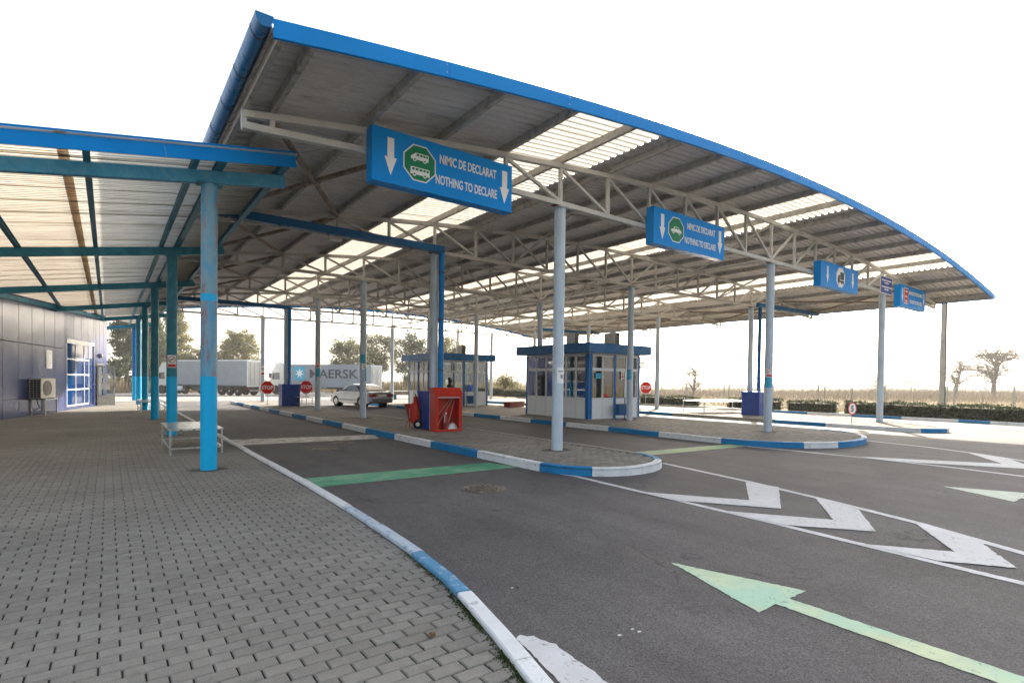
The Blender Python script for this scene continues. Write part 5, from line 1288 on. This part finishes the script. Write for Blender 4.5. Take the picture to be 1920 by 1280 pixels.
# ------------------------------------------------------------------ fence, hedges, poles, wires
FX = 39.
fen = thing('mesh_fence', 'long grey wire mesh fence behind the hedges at the field edge', 'fence', (FX, 20, 0))
py_ = [2.0, 5.5, 7.4, 9.98, 10.3, 13.45, 13.6, 17.0, 17.4, 20.6, 24.1, 24.5, 28, 32, 36, 40, 46, 52, 60]
gzf = -.1
for y in py_:
    b = MB(); b.tube((0, y-20, gzf), (0, y-20, 1.66), .035, n=8); b.build('post', M['galv'], fen, 40)
for a, c in zip(py_, py_[1:]):
    if c-a < .6: continue
    b = MB()
    for z in (.08, 1.58): b.bar((0, a-20+.04, z), (0, c-20-.04, z), .04, .04)
    b.bar((0, a-20+.06, .08), (0, a-20+.06, 1.58), .02, .02); b.bar((0, c-20-.06, .08), (0, c-20-.06, 1.58), .02, .02); b.bar((0, (a+c)/2-20, .08), (0, (a+c)/2-20, 1.58), .015, .015)
    f_ = b.build('frame', M['galv'], fen)
    q = MB(); y = a+.1
    while y < c-.1: q.bar((0, y-20, .1), (0, y-20, 1.56), .0022, .0022); y += .075
    z = .15
    while z < 1.55: q.bar((0, a-20+.06, z), (0, c-20-.06, z), .0022, .0022); z += .14
    tag(q.build('mesh_wire', M['galv'], f_, fix=False), kind='stuff')
def hedge(y0, y1, h, lab, x0=32.0, wd=.9, zb=.05):
    t = thing('hedge', lab, 'hedge', ((x0+wd/2), (y0+y1)/2, zb), 0, 'clipped hedges along the verge')
    b = MB(); hl = (y1-y0)/2; n = int(900*(y1-y0)*h); 
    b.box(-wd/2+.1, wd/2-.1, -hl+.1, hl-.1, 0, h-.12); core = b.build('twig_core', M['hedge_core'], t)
    b = MB()
    for _ in range(min(n, 8000)):
        f = rnd.random()
        if f < .42: p = (-wd/2+rnd.gauss(.03, .05), rnd.uniform(-hl, hl), rnd.uniform(.02, h))
        elif f < .72: p = (rnd.uniform(-wd/2, wd/2), rnd.uniform(-hl, hl), h+rnd.gauss(-.03, .04))
        elif f < .86: p = (rnd.uniform(-wd/2, wd/2), rnd.choice((-1, 1))*(hl-abs(rnd.gauss(0, .05))), rnd.uniform(0, h))
        else: p = (wd/2+rnd.gauss(0, .04), rnd.uniform(-hl, hl), rnd.uniform(0, h))
        dz = .05*math.sin(p[1]*2.1+y0)+.035*math.sin(p[1]*7.3); s = rnd.uniform(.035, .075)
        p = Vector(p)+Vector((.05*math.sin(p[1]*3.3), 0, dz*(p[2]/h))); d1 = Vector((rnd.gauss(0, 1), rnd.gauss(0, 1), rnd.gauss(0, 1))).normalized()*s; d2 = d1.orthogonal().normalized()*s*.6
        b.add([p-d1, p+d2, p+d1, p-d2], [(0, 1, 2, 3)])
    b.build('foliage', M['leaf_h'], t, fix=False)
hedge(22.4, 27.2, .62, 'dark hedge behind the stop sign right of the big booth')
hedge(16.7, 19.9, .62, 'short dark hedge partly hidden by the right hand pipe box')
hedge(15.15, 16.1, .60, 'small ragged hedge bush left of the squared hedge block')
hedge(13.55, 15.05, .62, 'square hedge block between the small bush and the speed sign')
hedge(4.2, 12.95, .68, 'longest dark clipped hedge at the right edge of the view')
hedge(38.5, 47.5, .7, 'distant dark hedge between the two booths')
# concrete power pole with cable
t = thing('utility_pole', 'leaning concrete power pole beyond the hedge on the right', 'utility pole', (45.9, 12.4, -.1))
b = MB(); b.bar((0, 0, 0), (-.02, .0, 4.4), .30, .26); b.bar((-.02, 0, 4.4), (-.05, -.0, 8.6), .25, .22); o = b.build('shaft', M['conc'], t, bevel=.01)
b = MB(); b.tube((-.05, -.17, .1), (-.07, -.16, 8.4), .035, n=8); b.build('cable', M['dark'], t, 40)
for z in (1.4, 2.6, 3.8, 5.2, 6.6):
    b = MB(); b.box(-.17, .15, -.15, .14, z, z+.03); b.build('band', M['galv'], t)
b = MB(); b.bar((-.05, -1.0, 8.3), (-.05, 1.0, 8.3), .08, .08); b.build('cross_arm', M['galv'], t)
def wire(p, q, sag, r=.012, lab='thin power line in the sky right of the canopy'):
    b = MB(); n = 14; P_ = [Vector(p).lerp(Vector(q), i/n)-Vector((0, 0, sag*4*(i/n)*(1-i/n))) for i in range(n+1)]
    for a, c in zip(P_, P_[1:]): b.tube(a, c, r, n=5, caps=False)
    tag(b.build('power_line', M['dark'], None, fix=False), lab, 'power line', 'power lines')
wire((45.85, 11.4, 8.25), (62, -22, 8.6), .5, lab='upper power line right of the canopy edge'); wire((45.85, 13.4, 8.25), (70, -22, 8.3), .6, lab='lower power line right of the canopy edge')
wire((45.85, 11.6, 8.25), (36, 60, 8.2), .6, lab='power line running back behind the canopy')
t = thing('utility_pole', 'slim concrete pole rising behind the farther booth', 'utility pole', (35.9, 60.55, -.4))
b = MB(); b.bar((0, 0, 0), (.25, 0, 8.7), .26, .22); b.build('shaft', M['conc'], t)
b = MB(); b.bar((.25, 0, 8.6), (-.6, -.3, 9.1), .07, .07); b.build('lamp_arm', M['galv'], t)
t = thing('street_lamp', 'thin street lamp standing behind the grey trailer', 'street lamp', (17.72, 86.47, -.62))
b = MB(); b.tube((0, 0, 0), (0, 0, 6.3), .12, .08, n=10); b.build('shaft', M['conc'], t, 40)
b = MB(); b.bar((0, 0, 6.1), (-1.4, .7, 7.3), .09, .09); b.build('arm', M['galv'], t); b = MB(); b.box(-1.9, -1.2, .55, .85, 7.2, 7.36); b.build('lamp_head', M['grey'], t, bevel=.03)
# ------------------------------------------------------------------ trees
def tree(name, lab, loc, h, spread, leafm, seed, nleaf=9000, lsize=.16, levels=5, bare=False, trunk=.3, low=.25, droop=0, lean=0, cat='tree', tr0=None, conic=False, barkm='barkg', dens=1., grp=None, rad=None, cl=None, rf=.55, clump=0):
    rr = random.Random(seed); t = thing(name, lab, cat, loc, 0, grp)
    b = MB(); ends = []
    def grow(p, d, ln, r, lv):
        n = 3; q = p
        for i in range(n):
            d = (d+Vector((rr.gauss(0, .12), rr.gauss(0, .12), rr.gauss(0, .07)+(.04 if lv < 3 else 0)))).normalized(); q2 = q+d*ln/n
            b.tube(q, q2, r*(1-i*.18), r*(1-(i+1)*.18), n=7 if lv < 2 else (5 if lv < 4 else 3), caps=False); q = q2
            if lv >= 2: ends.append((q, lv))
        if lv >= levels or r < .006: ends.append((q, lv)); return
        kk = rr.choice((2, 3, 3)) if (lv < levels-1 or bare) else 2
        for _ in range(kk):
            a = rr.uniform(0, 6.283); tilt = rr.uniform(.35, .85); o_ = d.orthogonal().normalized(); o2 = d.cross(o_)
            nd = (d*math.cos(tilt)+(o_*math.cos(a)+o2*math.sin(a))*math.sin(tilt)); nd.x *= spread; nd.y *= spread; nd.z += .12-droop*(lv > 2); nd.normalize()
            grow(q, nd, ln*rr.uniform(.62, .86), r*rf, lv+1)
    if conic:
        b.tube((0, 0, 0), (0, 0, h), trunk, .03, n=8)
        for i in range(70):
            z = h*(low+(1-low)*(i/70)); a = rr.uniform(0, 6.283); L = spread*(1-(i/70))**.7*rr.uniform(.55, 1.15)+.3
            q = Vector((L*math.cos(a), L*math.sin(a), z+L*rr.uniform(-.25, .25))); b.tube((0, 0, z), q, .05, .015, n=4, caps=False)
            for u in range(1, 6): ends.append((Vector((0, 0, z)).lerp(q, .2+.8*u/5), 4))
    elif clump:
        lean_ = Vector((rr.uniform(-.4, .4), rr.uniform(-.4, .4), 0)); top = Vector((0, 0, h*.8))+lean_*2
        P0 = [Vector((0, 0, -.1)), Vector((0, 0, h*.25))+lean_*.5, Vector((0, 0, h*.5))+lean_*1.2, top]
        for i in range(3): b.tube(P0[i], P0[i+1], trunk*(1-.28*i), trunk*(1-.28*(i+1)), n=8, caps=False)
        if clump > 1:
            for sgn in (-1, 1):
                q = Vector((sgn*rad*.5, rr.uniform(-1, 1)*rad*.4, h*.62)); b.tube(P0[1], q, trunk*.6, trunk*.25, n=6, caps=False); P0.append(q)
        zc0 = h*(.5+low/2); rz_ = h*(.5-low/2)
        for i in range(int(34*clump) if clump > 3 else 34+14*int(clump)):
            while True:
                u = Vector((rr.uniform(-1, 1), rr.uniform(-1, 1), rr.uniform(-1, 1)))
                if .3 < u.length < 1: break
            wz = 1-.25*max(0, u.z); q = Vector((u.x*rad*wz, u.y*rad*wz, zc0+u.z*rz_)); src = P0[1].lerp(P0[2], rr.random()) if q.z < h*.6 else P0[2].lerp(P0[3], rr.random())
            mid = src.lerp(q, .55)+Vector((0, 0, rr.uniform(0, .5))); b.tube(src, mid, trunk*.26, trunk*.14, n=5, caps=False); b.tube(mid, q, trunk*.14, .02, n=4, caps=False)
            if bare:
                tw = trunk*.055
                for _t in range(9):
                    s_ = mid.lerp(q, rr.uniform(.1, 1)); e_ = s_+Vector((rr.gauss(0, .5), rr.gauss(0, .5), rr.uniform(-.1, .75)))*rad*.33; b.tube(s_, e_, tw, tw*.5, n=3, caps=False)
                    for _u in range(3):
                        s2 = s_.lerp(e_, rr.uniform(.3, 1)); b.tube(s2, s2+Vector((rr.gauss(0, .4), rr.gauss(0, .4), rr.uniform(-.1, .5)))*rad*.25, tw*.7, tw*.3, n=3, caps=False)
            ends.append((q, 4)); ends.append((mid.lerp(q, .5), 4)); ends.append((q+Vector((rr.gauss(0, .4), rr.gauss(0, .4), rr.gauss(0, .3))), 4))
    else:
        b.tube((0, 0, -.1), (0, 0, h*low), trunk, trunk*.8, n=9)
        grow(Vector((0, 0, h*low)), Vector((lean, 0, 1)).normalized(), h*.26, trunk*.75, 0)
    mz = max(e[0].z for e in ends); f = h/mz if not (conic or clump) else 1; conic = conic or clump
    if not conic:
        mr = sorted(math.hypot(e[0].x, e[0].y) for e in ends)[int(len(ends)*.97)]; fr = (rad/mr) if rad else f
        b.v = [(x*(f+(fr-f)*min(1, z/(h*low*.5/f+.01))), y*(f+(fr-f)*min(1, z/(h*low*.5/f+.01))), z*f) for x, y, z in b.v]
    b.build('trunk_and_limbs', M[barkm], t, 50, fix=False)
    if not bare:
        c = MB(); n = len(ends)
        tips = [e for e in ends if e[1] >= (2 if not conic else 0)]
        for _ in range(int(nleaf*dens)):
            e = rr.choice(tips)[0]; e = Vector((e.x*fr, e.y*fr, e.z*f)) if not conic else e; R0 = (cl or 0)*.85 or (.5 if not conic else .34)
            p = e+Vector((rr.gauss(0, R0), rr.gauss(0, R0), rr.gauss(0, R0*.8)-(.25*droop)))
            d1 = Vector((rr.gauss(0, 1), rr.gauss(0, 1), rr.gauss(0, .7))).normalized()*lsize*rr.uniform(.6, 1.3); d2 = d1.orthogonal().normalized()*lsize*.55
            c.add([p-d1, p+d2, p+d1, p-d2], [(0, 1, 2, 3)])
        c.build('crown', M[leafm], t, fix=False)
    return t
tree('evergreen_tree', 'dark bushy evergreen rising behind the walkway roof on the left', (2.2, 100, -.6), 14.5, 3.6, 'leaf_d', 11, 11000, .26, conic=True, low=.05, trunk=.3)
tree('evergreen_tree', 'second dark tree half hidden by the teal posts', (5.8, 104, -.6), 12, 2.9, 'leaf_g', 12, 9000, .24, conic=True, low=.05, trunk=.3)
tree('poplar_tree', 'tall yellow green tree between the teal posts and the rusty column', (9.3, 110, -.6), 13.8, 4.2, 'leaf_y', 13, 12000, .22, conic=True, low=.08, trunk=.35)
tree('leafy_tree', 'low yellow green tree behind the middle of the grey trailer', (13.4, 108, -.6), 7.5, .9, 'leaf_g', 14, 8000, .2, low=.08, rad=3.2, clump=1, cl=.42, trunk=.2)
tree('leafy_tree', 'rounded yellow green tree above the rear of the grey trailer', (18.2, 102, -.6), 10.3, 1.0, 'leaf_y', 15, 9500, .2, low=.12, rad=3.9, clump=1, cl=.45, trunk=.22)
tree('locust_tree', 'sparse green tree with thin trunks above the rear of the container', (31.8, 87.5, -.6), 9.4, 1.15, 'leaf_g', 21, 7000, .17, low=.3, trunk=.2, rad=3.6, clump=2, cl=.42)
tree('locust_tree', 'tallest sparse tree behind the silver car and the column', (34.8, 82.5, -.6), 10.2, 1.1, 'leaf_g', 22, 6500, .17, low=.3, trunk=.24, rad=3.3, clump=2, cl=.42)
tree('locust_tree', 'sparse green tree directly left of the farther booth', (38.6, 79, -.6), 10.2, 1.1, 'leaf_d', 27, 7500, .17, low=.2, trunk=.24, rad=3.4, clump=2, cl=.45)
tree('locust_tree', 'yellowing tree above the roof of the farther booth', (43, 76, -.6), 9.2, 1.1, 'leaf_y', 24, 8000, .17, low=.25, trunk=.22, rad=3.4, clump=2, cl=.45)
tree('shrub', 'green shrub with a few blossoms at the foot of the trees by the car', (33.6, 68, -.5), 2.6, 1.2, 'leaf_g', 25, 3500, .1, levels=3, low=.1, trunk=.05, cat='shrub')
tree('shrub', 'yellow green shrub above the hedge between the two booths', (33.9, 46.9, -.15), 2.0, 1.3, 'leaf_y', 26, 3500, .08, levels=3, low=.1, trunk=.05, cat='shrub')
tree('shrub', 'second yellow shrub left of the bare tree between the booths', (33.0, 49.0, -.2), 1.8, 1.3, 'leaf_y', 36, 2500, .08, levels=3, low=.1, trunk=.05, cat='shrub')
tree('bare_tree', 'bare leafless tree between the two booths', (36.3, 48.0, -.2), 6.2, .75, '', 31, bare=True, levels=6, low=.28, trunk=.12, rad=1.6, rf=.64)
tree('bare_tree', 'large bare tree at the right edge beyond the fence', (116, 24.6, -.4), 9.6, 1.25, '', 41, bare=True, low=.25, trunk=.42, rad=4.6, clump=3)
tree('bare_tree', 'smaller bare tree left of the large bare one beyond the fence', (112, 28.5, -.4), 6.8, .9, '', 37, bare=True, low=.25, trunk=.24, rad=3.0, clump=2)
tree('bare_shrub', 'bare twiggy shrub beyond the fence left of the right hand box', (51.8, 36.3, -.2), 3.9, 1.15, 'leaf_y', 38, 350, .06, low=.2, trunk=.12, rad=1.8, clump=2, bare=True, cat='shrub')
tree('young_tree', 'small green tree peeping out right of the big booth', (40.5, 35.5, -.2), 4.3, 1.1, 'leaf_g', 39, 1300, .09, levels=5, low=.2, trunk=.08, rad=1.5)
for i, (x, y, h) in enumerate(((100, 31, 3.4), (95, 34, 3.0), (128, 22, 3.2), (120, 18, 2.6))):
    tree('bare_shrub', ['low dark bush at the foot of the smaller bare tree', 'tangled low bush beyond the power pole', 'low bush right of the large bare tree', 'small bush at the right edge beyond the fence'][i], (x, y, -.4), h, 1.4, 'leaf_b', 50+i, 900, .09, levels=5, low=.1, trunk=.06, cat='shrub')
# dry scrub band and grass on the field
b = MB(); g = MB()
for _ in range(52000):
    D = rnd.uniform(58, 150); a = YAW+math.atan(rnd.uniform(-260, 1010)/FPX); x, y = D*math.sin(a)/math.cos(a-YAW), D*math.cos(a)/math.cos(a-YAW)
    if x < 46 or (y > 110 and x < 60): continue
    h = rnd.uniform(.35, 1.05)*(1.25 if rnd.random() < .06 else 1); h *= .62+.9*max(0, math.sin(x*.11+y*.07)*math.sin(y*.13+1))+.25*math.sin(y*.9+x*.4)
    w_ = rnd.uniform(.012, .04)*D/70; an = rnd.uniform(0, 6.283); z = fieldz(x, y); lx_, ly_ = rnd.gauss(0, .4)*h, rnd.gauss(0, .4)*h
    b.add([(x-w_*math.cos(an), y-w_*math.sin(an), z), (x+w_*math.cos(an), y+w_*math.sin(an), z), (x+lx_+w_*.3, y+ly_, z+h), (x+lx_, y+ly_, z+h*.96)], [(0, 1, 2, 3)])
tag(b.build('dry_scrub', M['scrub'], None, fix=False), 'brown band of dry scrub and reeds on the field', 'scrub', kind='stuff')
b = MB()
for _ in range(500):   # thin tall weeds against the sky
    D = rnd.uniform(110, 160); a = YAW+math.atan(rnd.uniform(180, 1010)/FPX); x, y = D*math.sin(a)/math.cos(a-YAW), D*math.cos(a)/math.cos(a-YAW); h = rnd.uniform(1.5, 3.2)*(1+.35*math.sin(x*.09+y*.05)); z = fieldz(x, y)
    q = (x+rnd.gauss(0, .15), y+rnd.gauss(0, .15), z+h); b.bar((x, y, z), q, .03, .03)
    for _k in range(4):
        u = rnd.uniform(.45, 1); p = Vector((x, y, z)).lerp(Vector(q), u); e = p+Vector((rnd.gauss(0, .3), rnd.gauss(0, .3), rnd.uniform(.1, .45))); b.bar(p, e, .02, .02)
tag(b.build('tall_weeds', M['scrub'], None, fix=False), 'thin dry weeds standing against the sky beyond the field', 'weeds', kind='stuff')
b = MB()
for _ in range(26000):
    D = 33+rnd.random()**1.5*45; a = YAW+math.atan(rnd.uniform(-200, 1010)/FPX); x, y = D*math.sin(a)/math.cos(a-YAW), D*math.cos(a)/math.cos(a-YAW)
    if x < 34: continue
    h = rnd.uniform(.08, .3); w_ = rnd.uniform(.015, .035); an = rnd.uniform(0, 6.283); z = fieldz(x, y); l1, l2 = rnd.gauss(0, .12), rnd.gauss(0, .12)
    b.add([(x-w_*math.cos(an), y-w_*math.sin(an), z), (x+w_*math.cos(an), y+w_*math.sin(an), z), (x+l1, y+l2, z+h)], [(0, 1, 2)])
tag(b.build('dry_grass', M['straw'], None, fix=False), 'pale dry grass covering the field behind the fence', 'grass', kind='stuff')
# undergrowth under the far trees
b = MB()
for _ in range(9000):
    D = rnd.uniform(72, 100); a = YAW+math.atan(rnd.uniform(-780, 60)/FPX); x, y = D*math.sin(a)/math.cos(a-YAW), D*math.cos(a)/math.cos(a-YAW)
    if y < 66 or (x < 28 and y < 90): continue
    h = rnd.uniform(.4, 2.2); w_ = rnd.uniform(.05, .12); an = rnd.uniform(0, 6.283); z = -.7; l1, l2 = rnd.gauss(0, .25), rnd.gauss(0, .25)
    b.add([(x-w_*math.cos(an), y-w_*math.sin(an), z), (x+w_*math.cos(an), y+w_*math.sin(an), z), (x+l1+w_, y+l2, z+h), (x+l1, y+l2, z+h)], [(0, 1, 2, 3)])
tag(b.build('undergrowth', M['straw'], None, fix=False), 'dry undergrowth and twigs below the trees behind the lorries', 'undergrowth', kind='stuff')

# ------------------------------------------------------------------ haze
hz_ = N('air'); hz_.t.nodes.remove(hz_.b); pv = hz_.n('ShaderNodeVolumePrincipled'); pv.inputs['Color'].default_value = (1, .98, .95, 1); pv.inputs['Density'].default_value = .0007; pv.inputs['Anisotropy'].default_value = .35
hz_.l(pv.outputs[0], hz_.out.inputs['Volume'])
b = MB(); b.box(-2600, 2600, -500, 2600, -3, 22); tag(b.build('haze', hz_.m, None), 'thin pale haze in the air over the whole place', 'haze', kind='stuff')
